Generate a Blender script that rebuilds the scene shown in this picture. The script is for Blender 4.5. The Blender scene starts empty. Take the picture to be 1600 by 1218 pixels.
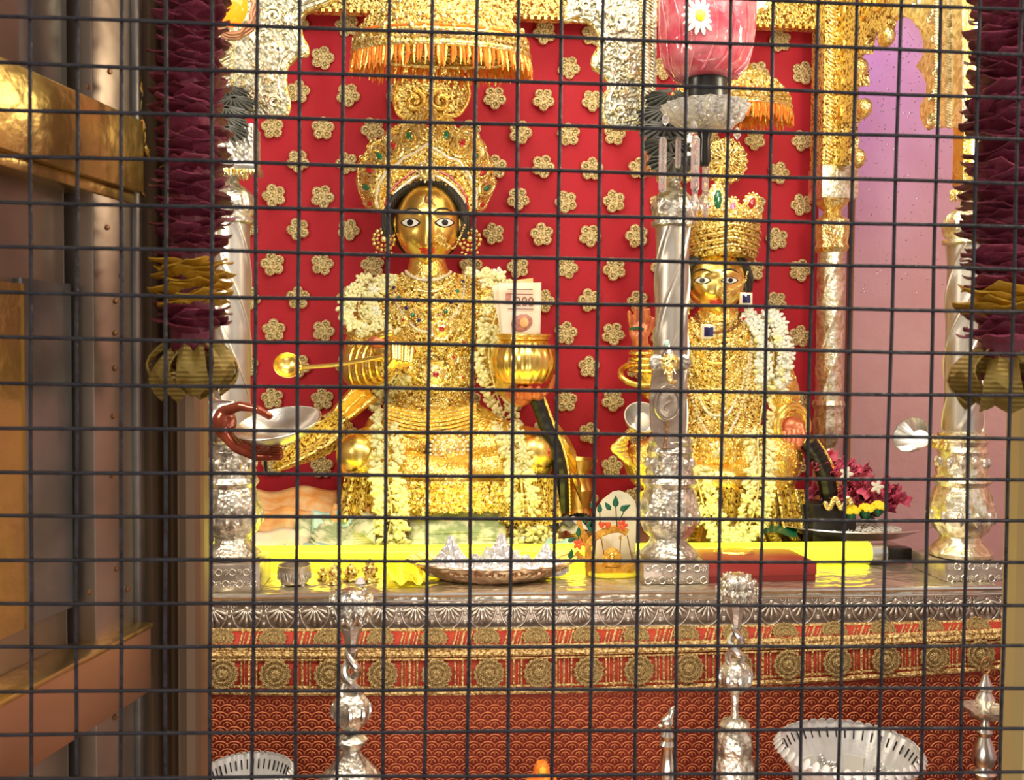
import bpy, bmesh, math, random
from math import sin, cos, pi, radians as R, sqrt, atan2, exp
from mathutils import Vector as V, Matrix as M, Euler
from mathutils.bvhtree import BVHTree
random.seed(7)
rnd = random.random
uni = random.uniform
SC = bpy.context.scene
COL = SC.collection

# ---------------------------------------------------------------- camera
F = 1500.0
CAM = V((0, 0, 1.35))
ROT = (M.Rotation(R(-4.5), 3, 'Z') @ M.Rotation(R(88.0), 3, 'X') @ M.Rotation(R(.45), 3, 'Z'))
cd = bpy.data.cameras.new('camera'); co = bpy.data.objects.new('camera', cd); COL.objects.link(co)
cd.sensor_width = 36; cd.lens = F / 1600 * 36; cd.clip_start = .02
co.matrix_world = M.Translation(CAM) @ ROT.to_4x4()
cd.dof.use_dof = True; cd.dof.focus_distance = 2.3; cd.dof.aperture_fstop = 26
SC.camera = co

def ray(px, py):
    return ROT @ V(((px - 800) / F, -(py - 609) / F, -1))
def W(px, py, D):                      # point on the upright plane y = D
    d = ray(px, py); return CAM + d * (D / d.y)
def WX(px, py, X):                     # point on the plane x = X
    d = ray(px, py); return CAM + d * (X / d.x)
def WZ(px, py, Z):                     # point on the level plane z = Z
    d = ray(px, py); return CAM + d * ((Z - CAM.z) / d.z)
def S(D, px=800, py=609):
    return (W(px + 1, py, D) - W(px, py, D)).length

# ---------------------------------------------------------------- world, lights, exposure
wd = bpy.data.worlds.new('world'); SC.world = wd; wd.use_nodes = True
wd.node_tree.nodes['Background'].inputs[0].default_value = (1, .95, .88, 1)
wd.node_tree.nodes['Background'].inputs[1].default_value = .62
SC.view_settings.view_transform = 'Standard'; SC.view_settings.look = 'None'
SC.view_settings.exposure = 0.22; SC.view_settings.gamma = 1
def light(name, kind, loc, target, energy, color, size=.3, size_y=None, spot=None):
    ld = bpy.data.lights.new(name, kind); ld.energy = energy; ld.color = color
    if kind == 'AREA':
        ld.size = size
        if size_y: ld.shape = 'RECTANGLE'; ld.size_y = size_y
    else: ld.shadow_soft_size = size
    if spot: ld.spot_size = R(spot); ld.spot_blend = .8
    o = bpy.data.objects.new(name, ld); COL.objects.link(o); o.location = loc
    o.rotation_euler = (V(target) - V(loc)).to_track_quat('-Z', 'Y').to_euler()
    return o
light('shrine_tube_light', 'AREA', (.35, 1.35, 2.55), (.35, 2.9, 1.1), 24, (1, .93, .80), 1.9, .7)
light('shrine_ceiling_panel', 'AREA', (.3, 2.5, 2.85), (.3, 2.6, 0), 8, (1, .86, .62), 1.2, .6)
light('left_sparkle_light', 'AREA', (-.9, 1.5, 1.7), (.1, 2.9, 1.1), 7, (1, .9, .7), .25)  # added unseen light, for sparkle on the gold
light('right_highlight_light', 'POINT', (1.15, 1.7, 1.98), (.8, 2.8, 1.1), 16, (1, .90, .62), .11)  # added unseen light: highlight on the door rail, fill for the pink wall
light('lower_lamp', 'AREA', (.3, 1.1, .55), (.4, 2.3, .6), 4, (1, .86, .74), .8, .3)
light('violet_lamp', 'SPOT', (1.5, 2.75, 2.7), (1.55, 3.5, 2.25), 15, (.42, .25, 1), .08, spot=70)
light('hall_fill_light', 'AREA', (.9, .1, 1.9), (-.4, .7, 1.3), 2.2, (1, .84, .66), .35)  # added unseen fill for the garlands and door leaf

# ---------------------------------------------------------------- materials
def node(nt, t, **kw):
    n = nt.nodes.new(t)
    for k, v in kw.items(): setattr(n, k, v)
    return n
MATS = {}
def mat(name, col, metal=0, rough=.5, bump=None, col2=None, cscale=20, emit=0, ecol=None, trans=0, coat=0, alpha=1, sheen=0, vor=False, lo=.35, hi=.65, coord='Object', sub=0):
    m = bpy.data.materials.new(name); m.use_nodes = True; nt = m.node_tree; b = nt.nodes['Principled BSDF']
    b.inputs['Base Color'].default_value = (*col, 1); b.inputs['Metallic'].default_value = metal
    b.inputs['Roughness'].default_value = rough; b.inputs['Transmission Weight'].default_value = trans
    b.inputs['Coat Weight'].default_value = coat; b.inputs['Sheen Weight'].default_value = sheen
    if sub: b.inputs['Subsurface Weight'].default_value = sub; b.inputs['Subsurface Radius'].default_value = (.01, .008, .005)
    if emit: b.inputs['Emission Color'].default_value = (*(ecol or col), 1); b.inputs['Emission Strength'].default_value = emit
    tc = node(nt, 'ShaderNodeTexCoord')
    if col2:
        if vor:
            n = node(nt, 'ShaderNodeTexVoronoi'); out = n.outputs['Distance']
        else:
            n = node(nt, 'ShaderNodeTexNoise'); n.inputs['Detail'].default_value = 4; out = n.outputs['Fac']
        n.inputs['Scale'].default_value = cscale; nt.links.new(tc.outputs[coord], n.inputs['Vector'])
        r = node(nt, 'ShaderNodeValToRGB'); r.color_ramp.elements[0].position = lo; r.color_ramp.elements[1].position = hi
        r.color_ramp.elements[0].color = (*col, 1); r.color_ramp.elements[1].color = (*col2, 1)
        nt.links.new(out, r.inputs[0]); nt.links.new(r.outputs[0], b.inputs['Base Color'])
    if bump:
        prev = None
        for (kind, sc, st) in (bump if isinstance(bump, list) else [bump]):
            bp = node(nt, 'ShaderNodeBump'); bp.inputs['Strength'].default_value = st; bp.inputs['Distance'].default_value = .004
            if kind == 'noise':
                n = node(nt, 'ShaderNodeTexNoise'); n.inputs['Detail'].default_value = 3; o = n.outputs['Fac']
            elif kind == 'cell':
                n = node(nt, 'ShaderNodeTexVoronoi'); o = n.outputs['Distance']
            elif kind == 'edge':
                n = node(nt, 'ShaderNodeTexVoronoi', feature='DISTANCE_TO_EDGE'); o = n.outputs['Distance']
            elif kind == 'scroll':
                n = node(nt, 'ShaderNodeTexWave', wave_type='RINGS'); n.inputs['Distortion'].default_value = 9; n.inputs['Detail'].default_value = 1.5; o = n.outputs['Fac']
            else:
                n = node(nt, 'ShaderNodeTexWave'); n.bands_direction = kind; n.inputs['Distortion'].default_value = .6; o = n.outputs['Fac']
            n.inputs['Scale'].default_value = sc; nt.links.new(tc.outputs[coord], n.inputs['Vector'])
            nt.links.new(o, bp.inputs['Height'])
            if prev: nt.links.new(prev, bp.inputs['Normal'])
            prev = bp.outputs['Normal']
        nt.links.new(prev, b.inputs['Normal'])
    MATS[name] = m; return m
GOLD = mat('polished_gold', (1, .70, .17), 1, .27, ('noise', 25, .3), (1, .78, .24), 14)
GOLDB = mat('beaten_gold', (1, .64, .13), 1, .32, [('noise', 60, .6), ('edge', 110, .5)], (1, .82, .28), 60)
FILI = mat('gold_filigree', (.26, .085, .012), .75, .34, [('cell', 130, 1.0), ('noise', 90, .7)], (1, .84, .28), 110, lo=.40, hi=.50)  # dark flecks stand in for recess shade, painted into the gold
PALEG = mat('pale_gold', (.80, .50, .10), .9, .3, [('edge', 90, .8), ('noise', 70, .5)], (1, .90, .46), 90, lo=.40, hi=.54)
SILV = mat('carved_silver', (.46, .43, .37), .9, .34, [('noise', 55, .4), ('cell', 110, .5)], (.92, .89, .78), 45, lo=.42, hi=.58)
SILVP = mat('polished_silver', (.78, .76, .72), 1, .27, ('noise', 30, .3), (.66, .64, .60), 9)
SILVD = mat('dull_silver', (.40, .33, .28), .8, .42, [('noise', 70, .4)], (.58, .50, .43), 25)
SILVR = mat('raised_silver', (.72, .66, .58), .9, .34, ('noise', 70, .2))
SILVC = mat('gilt_silver', (.70, .62, .38), .95, .30, [('noise', 85, .7)], (1, .96, .78), 60, lo=.42, hi=.56)
ARCHB = mat('arch_recess_silver', (.26, .26, .19), .8, .42, [('noise', 60, .5), ('cell', 120, .5)], (.62, .60, .44), 70, lo=.40, hi=.60)  # darker than the raised relief: recess shade painted into the silver
SHAFT = mat('satin_silver_shaft', (.50, .46, .41), .95, .40, ('noise', 30, .2), (.62, .58, .52), 8)
RED = mat('red_velvet', (.42, .005, .018), 0, .75, ('noise', 260, .2), (.49, .008, .026), 5, sheen=.1)
PINKW = mat('pink_plaster', (.80, .47, .48), 0, .32, [('noise', 22, .9), ('cell', 40, .2)], (.86, .54, .55), 6)
BRONZE = mat('dark_bronze', (.35, .17, .07), .8, .4, ('noise', 40, .5))
BRO_G = mat('brocade_gold', (.34, .18, .05), .35, .45, [('cell', 200, .9)], (.82, .60, .26), 150, lo=.42, hi=.55)
BRO_R = mat('brocade_red', (.40, .025, .012), 0, .7, ('noise', 200, .6), (.50, .05, .02), 30)
SCLOTH = mat('scale_cloth', (.20, .018, .008), .1, .65, ('noise', 150, .8), (.30, .035, .015), 60)
STHREAD = mat('copper_thread', (.62, .20, .08), .45, .45, ('noise', 300, .5))
WIRE = mat('weathered_wire', (.022, .019, .026), .2, .42, ('noise', 160, .5), (.045, .04, .05), 50)
TIN = mat('clad_tin', (.30, .22, .17), .85, .36, [('noise', 14, .5), ('noise', 5, .6)], (.46, .36, .29), 7)
TIN2 = mat('clad_tin_green', (.20, .20, .19), .85, .33, [('noise', 16, .6)], (.36, .33, .30), 9)
YSHEET = mat('yellow_tinted_sheet', (.72, .50, .13), .9, .30, [('noise', 18, .5), ('noise', 90, .2)], (.50, .33, .14), 6)  # upper rail's yellow is a lamp reflection painted into the metal colour
COPPER = mat('copper_sheet', (.46, .24, .14), .8, .4, ('noise', 12, .4), (.60, .33, .20), 5)
JAMBM = mat('brown_metal_jamb', (.22, .14, .085), .7, .4, ('noise', 10, .4), (.32, .20, .12), 4)
DARK = mat('dark_gap', (.015, .011, .010), 0, .7)
BLACK = mat('black_lacquer', (.010, .009, .009), 0, .3)
HAIR = mat('black_hair', (.016, .012, .010), 0, .35, ('X', 60, .5))
WHITE = mat('white_enamel', (.82, .80, .74), 0, .35)
JAS = mat('jasmine', (.86, .80, .36), 0, .55, None, (.92, .90, .58), 40, sub=.1)
JASW = mat('white_jasmine', (.86, .88, .80), 0, .55, sub=.1)
MAROON = mat('maroon_petal', (.14, .006, .022), 0, .42, ('noise', 90, .4), (.26, .014, .050), 14, sheen=.05)
ROSE = mat('rose_petal_edge', (.30, .018, .06), 0, .42, ('noise', 90, .4), (.46, .07, .14), 16, sheen=.1)
MARI = mat('yellow_petal', (.62, .32, .015), 0, .5, ('noise', 90, .4), (.80, .46, .03), 20)
KHAKI = mat('gold_ribbon', (.34, .22, .045), .35, .5, ('Z', 90, .3), (.44, .30, .07), 30)
GREEN = mat('green_leaf', (.004, .11, .045), 0, .35)
GEMG = mat('green_gem', (.004, .16, .07), .1, .1, coat=1)
GEMR = mat('red_gem', (.50, .012, .02), .1, .12, coat=1)
GEMB = mat('blue_gem', (.012, .012, .10), .1, .08, coat=1)
GEMP = mat('pink_gem', (.90, .20, .48), .1, .12, coat=1)
PEARL = mat('pearl', (.88, .82, .64), .2, .2, coat=.6)
LIP = mat('red_lip', (.75, .045, .02), 0, .3)
ORNG = mat('orange_thread', (.85, .16, .015), .1, .6, ('noise', 200, .6), (.95, .34, .03), 60)
VERM = mat('vermilion', (.72, .05, .02), 0, .6, ('noise', 60, .5), (.85, .16, .03), 30)
EMB = mat('embroidered_gold', (.42, .20, .03), .35, .4, [('cell', 260, 1.0)], (1, .82, .42), 150, lo=.42, hi=.52)
EMBU = mat('rosette_gold_thread', (.58, .27, .04), .22, .32, [('cell', 9, .9), ('noise', 14, .7)], (1, .88, .48), 8, lo=.40, hi=.50)
MEDU = mat('medallion_gold_thread', (.30, .15, .04), .45, .42, [('cell', 16, 1.0), ('noise', 14, .6)], (.86, .66, .30), 14, lo=.40, hi=.56)
GREY = mat('dark_grey', (.10, .105, .09), .1, .6, ('noise', 50, .5), (.17, .17, .15), 20)  # shade tone painted on the capital ruffles; also colours the dried leaf
PGLASS = mat('pink_glass', (.86, .13, .20), 0, .10, [('noise', 26, 1.0), ('edge', 22, 1.0)], (.95, .38, .42), 26, trans=.5, coat=.6)
OGLASS = mat('orange_glass', (1, .26, .01), 0, .15, ('noise', 20, .4), emit=1.0, trans=.3)
GLASS = mat('clear_crystal', (.92, .88, .88), 0, .05, ('cell', 60, .3), trans=.85)
GLASSC = mat('cut_glass', (.72, .70, .66), .2, .15, [('edge', 90, .9)], (.86, .85, .80), 60, trans=.3)
TUBE = mat('yellow_lit_tube', (.90, .86, .02), 0, .3, emit=1.5, ecol=(.95, .90, .03))
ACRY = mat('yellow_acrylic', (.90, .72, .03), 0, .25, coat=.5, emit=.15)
ACRW = mat('cream_acrylic', (.88, .84, .62), 0, .3, coat=.4)
OCHRE = mat('ochre_paint', (.60, .27, .02), .3, .4, ('cell', 120, .6), (.75, .40, .05), 60)
BOXR = mat('red_box_board', (.32, .028, .024), 0, .4)
BOXD = mat('dark_box_edge', (.22, .015, .015), 0, .45)
FOIL = mat('crumpled_foil', (.90, .91, .95), .55, .25, [('noise', 50, 1), ('edge', 60, 1)])
TRAYM = mat('tray_rosegold', (.80, .55, .40), .9, .28, ('cell', 60, .5), (.90, .72, .55), 30)
NOTE_O = mat('orange_paper_note', (.86, .36, .08), 0, .6, None, (.95, .66, .34), 22)
NOTE_W = mat('cream_paper_note', (.90, .84, .72), 0, .6, None, (.90, .70, .48), 16)
NOTE_G = mat('green_paper_note', (.34, .42, .24), 0, .6, None, (.78, .78, .58), 26, lo=.42, hi=.56)
NOTE_T = mat('teal_paper_note', (.40, .72, .70), 0, .6, None, (.66, .84, .78), 30)
NOTE_V = mat('lavender_paper_note', (.62, .56, .72), 0, .6, None, (.85, .80, .85), 22)
NOTE_Y = mat('yellow_paper_note', (.90, .70, .24), 0, .6, None, (.95, .84, .50), 18)
INK = mat('brown_ink', (.28, .08, .05), 0, .6)
INKR = mat('portrait_ink', (.62, .30, .22), 0, .6, None, (.42, .14, .12), 120)
SKIN = mat('reddened_palm', (.55, .13, .06), .5, .35, ('noise', 50, .4), (.72, .24, .12), 30)
HANDM = mat('dark_maroon_hand', (.07, .012, .008), .4, .16, ('noise', 30, .2), (.34, .07, .035), 9)  # dark maroon tone of the thumb and fingers
TABLET = mat('table_silver_top', (.62, .58, .48), .9, .3, [('scroll', 10, .8), ('cell', 60, .6)], (.78, .72, .56), 12)
CONC = mat('stone_floor', (.12, .08, .06), 0, .5, ('noise', 10, .4), (.18, .12, .09), 4)
BEIGE = mat('brass_coated_post', (.78, .60, .26), .1, .45, ('noise', 6, .3), (.66, .48, .20), 3)
WALLH = mat('hall_plaster', (.34, .26, .22), 0, .7, ('noise', 12, .3))
PFLOW = mat('magenta_petal', (.60, .04, .12), 0, .5, None, (.80, .16, .26), 40)
BULB = mat('white_bulb', (.92, .96, .90), 0, .25, emit=.5)

# ---------------------------------------------------------------- mesh accumulator
class B:
    def __init__(s): s.v = []; s.f = []
    def add(s, vs, fs):
        n = len(s.v); s.v += [V(v) for v in vs]; s.f += [tuple(i + n for i in f) for f in fs]; return s
    def stamp(s, t, mx):
        return s.add([mx @ v for v in t.v], t.f)
    def box(s, c, d, rot=None, bev=0):
        x, y, z = d[0] / 2, d[1] / 2, d[2] / 2; c = V(c)
        b = bev
        if b <= 0:
            vs = [V((i * x, j * y, k * z)) for k in (-1, 1) for j in (-1, 1) for i in (-1, 1)]
            fs = [(0, 2, 3, 1), (4, 5, 7, 6), (0, 1, 5, 4), (2, 6, 7, 3), (0, 4, 6, 2), (1, 3, 7, 5)]
        else:
            bm = bmesh.new(); bmesh.ops.create_cube(bm, size=1)
            for v in bm.verts: v.co = V((v.co.x * 2 * x, v.co.y * 2 * y, v.co.z * 2 * z))
            bmesh.ops.bevel(bm, geom=bm.edges[:], offset=b, segments=2, profile=.5, affect='EDGES')
            bm.verts.index_update(); vs = [v.co.copy() for v in bm.verts]; fs = [tuple(v.index for v in f.verts) for f in bm.faces]; bm.free()
        if rot is not None: vs = [rot @ v for v in vs]
        return s.add([v + c for v in vs], fs)
    def tube(s, pts, r, seg=8, close=False, flat=1):
        pts = [V(p) for p in pts]; n = len(pts)
        rs = r if isinstance(r, (list, tuple)) else [r] * n
        vs = []; fs = []; up = None
        for i, p in enumerate(pts):
            if close: t = pts[(i + 1) % n] - pts[i - 1]
            else: t = pts[min(i + 1, n - 1)] - pts[max(i - 1, 0)]
            t = t.normalized() if t.length > 1e-9 else V((0, 0, 1))
            if up is None:
                up = V((0, -1, 0)) if abs(t.y) < .9 else V((1, 0, 0))
            up = (up - t * up.dot(t))
            up = up.normalized() if up.length > 1e-6 else t.orthogonal().normalized()
            side = t.cross(up)
            for k in range(seg):
                a = 2 * pi * k / seg; vs.append(p + side * (cos(a) * rs[i]) + up * (sin(a) * rs[i] * flat))
        m = n if close else n - 1
        for i in range(m):
            for k in range(seg):
                a = i * seg + k; b_ = i * seg + (k + 1) % seg; j = ((i + 1) % n) * seg
                fs.append((a, b_, j + (k + 1) % seg, j + k))
        if not close:
            fs.append(tuple(range(seg))[::-1]); fs.append(tuple((n - 1) * seg + k for k in range(seg)))
        return s.add(vs, fs)
    def lathe(s, prof, c=(0, 0, 0), seg=24, fn=None, sy=1, mx=None):
        c = V(c); vs = []; fs = []; n = len(prof)
        for i, (r, z) in enumerate(prof):
            for k in range(seg):
                a = 2 * pi * k / seg; rr = r * (fn(a, z, i) if fn else 1)
                v = V((cos(a) * rr, sin(a) * rr * sy, z))
                vs.append((mx @ v if mx else v) + c)
        for i in range(n - 1):
            for k in range(seg):
                k2 = (k + 1) % seg; fs.append((i * seg + k, i * seg + k2, (i + 1) * seg + k2, (i + 1) * seg + k))
        fs.append(tuple(range(seg))[::-1]); fs.append(tuple((n - 1) * seg + k for k in range(seg)))
        return s.add(vs, fs)
    def ell(s, c, r, seg=16, rings=10, rot=None, fn=None):
        c = V(c); r = (r, r, r) if isinstance(r, (int, float)) else r; vs = []; fs = []
        for i in range(rings + 1):
            t = pi * i / rings
            for k in range(seg):
                a = 2 * pi * k / seg; v = V((sin(t) * cos(a), sin(t) * sin(a), cos(t)))
                q = fn(v) if fn else 1
                v = V((v.x * r[0], v.y * r[1], v.z * r[2])) * q
                if rot is not None: v = rot @ v
                vs.append(v + c)
        for i in range(rings):
            for k in range(seg):
                k2 = (k + 1) % seg; fs.append((i * seg + k, (i + 1) * seg + k, (i + 1) * seg + k2, i * seg + k2))
        return s.add(vs, fs)
    def cap(s, a, ra, b, rb, n=7):
        a = V(a); b = V(b)
        for i in range(n): t = i / (n - 1); s.ell(a.lerp(b, t), ra + (rb - ra) * t, 12, 8)
        return s
    def extr(s, pts, off):                # planar outline (3D points) extruded by the vector off
        pts = [V(p) for p in pts]; n = len(pts); off = V(off)
        fs = [tuple(range(n)), tuple(range(2 * n - 1, n - 1, -1))]
        fs += [(i, i + n, (i + 1) % n + n, (i + 1) % n) for i in range(n)]
        return s.add(pts + [p + off for p in pts], fs)
    def grid(s, fn, nu, nv, th=0, wrap=False):
        vs = [V(fn(i / nu, j / nv)) for j in range(nv + 1) for i in range(nu + 1)]
        fs = [(j * (nu + 1) + i, j * (nu + 1) + i + 1, (j + 1) * (nu + 1) + i + 1, (j + 1) * (nu + 1) + i) for j in range(nv) for i in range(nu)]
        if th:
            n = len(vs); nr = [V((0, 0, 0)) for _ in vs]
            for f in fs:
                q = (vs[f[1]] - vs[f[0]]).cross(vs[f[3]] - vs[f[0]])
                for k in f: nr[k] += q
            back = [v - (q.normalized() * th if q.length > 1e-12 else V((0, th, 0))) for v, q in zip(vs, nr)]
            fs2 = [tuple(k + n for k in f[::-1]) for f in fs]
            rim = [i for i in range(nu + 1)] + [j * (nu + 1) + nu for j in range(1, nv + 1)] + [nv * (nu + 1) + i for i in range(nu - 1, -1, -1)] + [j * (nu + 1) for j in range(nv - 1, 0, -1)]
            side = [(rim[k], rim[k] + n, rim[(k + 1) % len(rim)] + n, rim[(k + 1) % len(rim)]) for k in range(len(rim))]
            vs = vs + back; fs = fs + fs2 + side
        return s.add(vs, fs)

def rootloc(o):
    p = V((0, 0, 0))
    while o is not None: p += o.location; o = o.parent
    return p
def mesh(name, b, m, smooth=True):
    me = bpy.data.meshes.new(name); me.from_pydata([tuple(v) for v in b.v], [], b.f); me.materials.append(m)
    if smooth: me.polygons.foreach_set('use_smooth', [True] * len(me.polygons))
    me.update(); return me
def obj(name, b, m, parent=None, smooth=True, label=None, kind=None, sharp=35):
    off = rootloc(parent) if parent else V((0, 0, 0))
    if parent is None:
        xs = [v.x for v in b.v]; ys = [v.y for v in b.v]; zs = [v.z for v in b.v]
        off = V(((min(xs) + max(xs)) / 2, (min(ys) + max(ys)) / 2, min(zs)))
    b2 = B(); b2.v = [v - off for v in b.v]; b2.f = b.f
    me = mesh(name, b2, m, smooth)
    if smooth and sharp:
        try: me.set_sharp_from_angle(angle=R(sharp))
        except Exception: pass
    o = bpy.data.objects.new(name, me); COL.objects.link(o)
    if parent: o.parent = parent
    else: o.location = off
    if label: o['label'] = label
    if kind: o['kind'] = kind
    return o
def thing(name, label, cat, loc=(0, 0, 0), group=None):
    o = bpy.data.objects.new(name, None); COL.objects.link(o); o.location = loc; o.empty_display_size = .02
    o['label'] = label; o['category'] = cat
    if group: o['group'] = group
    return o
def tag(o, label, cat, group=None, kind=None):
    o['label'] = label; o['category'] = cat
    if group: o['group'] = group
    if kind: o['kind'] = kind
    return o
def piece(name, me, parent, mx, label=None):     # a shared-mesh part at a world matrix (parents are only translated)
    o = bpy.data.objects.new(name, me); COL.objects.link(o); o.parent = parent
    o.matrix_local = M.Translation(-rootloc(parent)) @ mx
    if label: o['label'] = label
    return o
def basis(x, y, z, loc, s=1):
    m = M.Identity(4)
    for i, a in enumerate((x, y, z)):
        for r in range(3): m[r][i] = a[r] * (s[i] if isinstance(s, (tuple, list)) else s)
    m[0][3], m[1][3], m[2][3] = loc
    return m
def face_cam(loc, s=1, spin=0, n=None):          # template's -Y looks along n
    n = V(n) if n is not None else V((0, -1, 0)); n = n.normalized()
    up = V((0, 0, 1)); x = (-n).cross(up)
    x = x.normalized() if x.length > 1e-4 else V((1, 0, 0))
    z = x.cross(-n)
    m = basis(x, -n, z, loc)
    sc = M.Diagonal((*(s if isinstance(s, (tuple, list)) else (s, s, s)), 1))
    return m @ M.Rotation(spin, 4, 'Y') @ sc
def spline(pts, n):
    pts = [V(p) if len(p) == 3 else V((p[0], p[1], 0)) for p in pts]; out = []
    P = [pts[0] * 2 - pts[1]] + pts + [pts[-1] * 2 - pts[-2]]; m = len(pts) - 1
    for i in range(n + 1):
        t = i / n * m; k = min(int(t), m - 1); u = t - k; a, b, c, d = P[k:k + 4]
        out.append(.5 * ((2 * b) + (c - a) * u + (2 * a - 5 * b + 4 * c - d) * u * u + (3 * b - 3 * c + d - a) * u ** 3))
    return out
def remesh(b, name, m, vox, smooth=6, parent=None):
    o = obj('tmp', b, m); o.location = (0, 0, 0); me0 = o.data
    xs = [v.x for v in b.v]; ys = [v.y for v in b.v]; zs = [v.z for v in b.v]
    off = V(((min(xs) + max(xs)) / 2, (min(ys) + max(ys)) / 2, min(zs)))
    r = o.modifiers.new('r', 'REMESH'); r.mode = 'VOXEL'; r.voxel_size = vox
    sm = o.modifiers.new('s', 'SMOOTH'); sm.iterations = smooth; sm.factor = .5
    dg = bpy.context.evaluated_depsgraph_get(); ev = o.evaluated_get(dg); me = bpy.data.meshes.new_from_object(ev)
    bpy.data.objects.remove(o); bpy.data.meshes.remove(me0)
    out = B(); out.v = [v.co + off for v in me.vertices]; out.f = [tuple(p.vertices) for p in me.polygons]
    bpy.data.meshes.remove(me)
    bv = BVHTree.FromPolygons([tuple(v) for v in out.v], out.f)
    return obj(name, out, m, parent, sharp=0), bv
def shoot(bv, px, py, off=0):
    d = ray(px, py).normalized(); h = bv.ray_cast(CAM, d)
    if h[0] is None: return None
    n = h[1]
    if n.dot(d) > 0: n = -n
    return h[0] + n * off, n
def text(body, size, m, parent, mx, name='lettering', ext=.0004):
    c = bpy.data.curves.new('t', 'FONT'); c.body = body; c.size = size; c.extrude = ext; c.align_x = 'CENTER'; c.align_y = 'CENTER'
    o = bpy.data.objects.new('t', c); COL.objects.link(o)
    me = bpy.data.meshes.new_from_object(o.evaluated_get(bpy.context.evaluated_depsgraph_get()))
    bpy.data.objects.remove(o); bpy.data.curves.remove(c); me.materials.clear(); me.materials.append(m)
    return piece(name, me, parent, mx @ M.Rotation(R(90), 4, 'X'))

# ---------------------------------------------------------------- the room
def struct(name, b, m, smooth=False):
    o = obj(name, b, m, None, smooth); o['kind'] = 'structure'; return o
YB = 3.42
struct('floor', B().box((.3, 1.2, -.05), (4.6, 5, .1)), CONC)
struct('wall_back', B().box((.3, YB + .05, 1.5), (4.6, .1, 3.2)), PINKW)
struct('wall_left', B().box((-1.35, 2.15, 1.5), (.1, 2.7, 3.2)), WALLH)
struct('wall_right', B().box((2.45, 2.15, 1.5), (.1, 2.7, 3.2)), PINKW)
struct('ceiling', B().box((.3, 2.15, 3.05), (4.6, 2.7, .1)), WALLH)

# table height and the shrine's main planes
YF = 2.12
ZT = W(1000, 922, YF).z
def T(px, py): return WZ(px, py, ZT)

# ---------------------------------------------------------------- wire mesh in front
def wires():
    t = thing('wire_mesh_screen', 'black welded square wire mesh covering the whole opening in front', 'screen', (0, .54, .7))
    top = [47, 121, 190, 260, 332, 402, 469, 537, 609, 675, 745, 811, 877, 942, 1007, 1074, 1142, 1209, 1279, 1339, 1408, 1470, 1531, 1596, 1662]
    bot = [49.5, 119, 189, 258, 328, 394, 461, 527, 598, 664, 730, 793, 862, 921, 992, 1054, 1117, 1182, 1250, 1310, 1372, 1439, 1500, 1562, 1628]
    top = [-25, ] + top; bot = [-22] + bot
    L = [-48, 25, 98, 171, 243, 315, 384, 457, 527, 599, 668, 737, 805, 874, 942, 1010, 1080, 1147, 1216, 1285]
    Rr = [16, 85, 154, 218, 287, 355, 421, 487, 553, 618, 685, 750, 814, 878, 946, 1009, 1074, 1137, 1206, 1272]
    for i, (a, b) in enumerate(zip(top, bot)):
        p, q = W(a, 0, .542), W(b, 1218, .542); e = (q - p); p2 = p - e * .08; q2 = q + e * .08
        n = 14; ph = uni(0, 6)
        pts = [p2.lerp(q2, k / n) + V((sin(k * 1.3 + ph) * .00025, sin(k * pi + ph) * .0001, 0)) for k in range(n + 1)]
        obj('wire', B().tube(pts, .00108, 8), WIRE, t)
    for i, (a, b) in enumerate(zip(L, Rr)):
        p, q = W(0, a, .5396), W(1600, b, .5396); e = (q - p); p2 = p - e * .06; q2 = q + e * .06
        n = 18; ph = uni(0, 6)
        pts = [p2.lerp(q2, k / n) + V((0, 0, sin(k * 1.1 + ph) * .0003)) for k in range(n + 1)]
        obj('wire', B().tube(pts, .00108, 8), WIRE, t)
wires()
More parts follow.
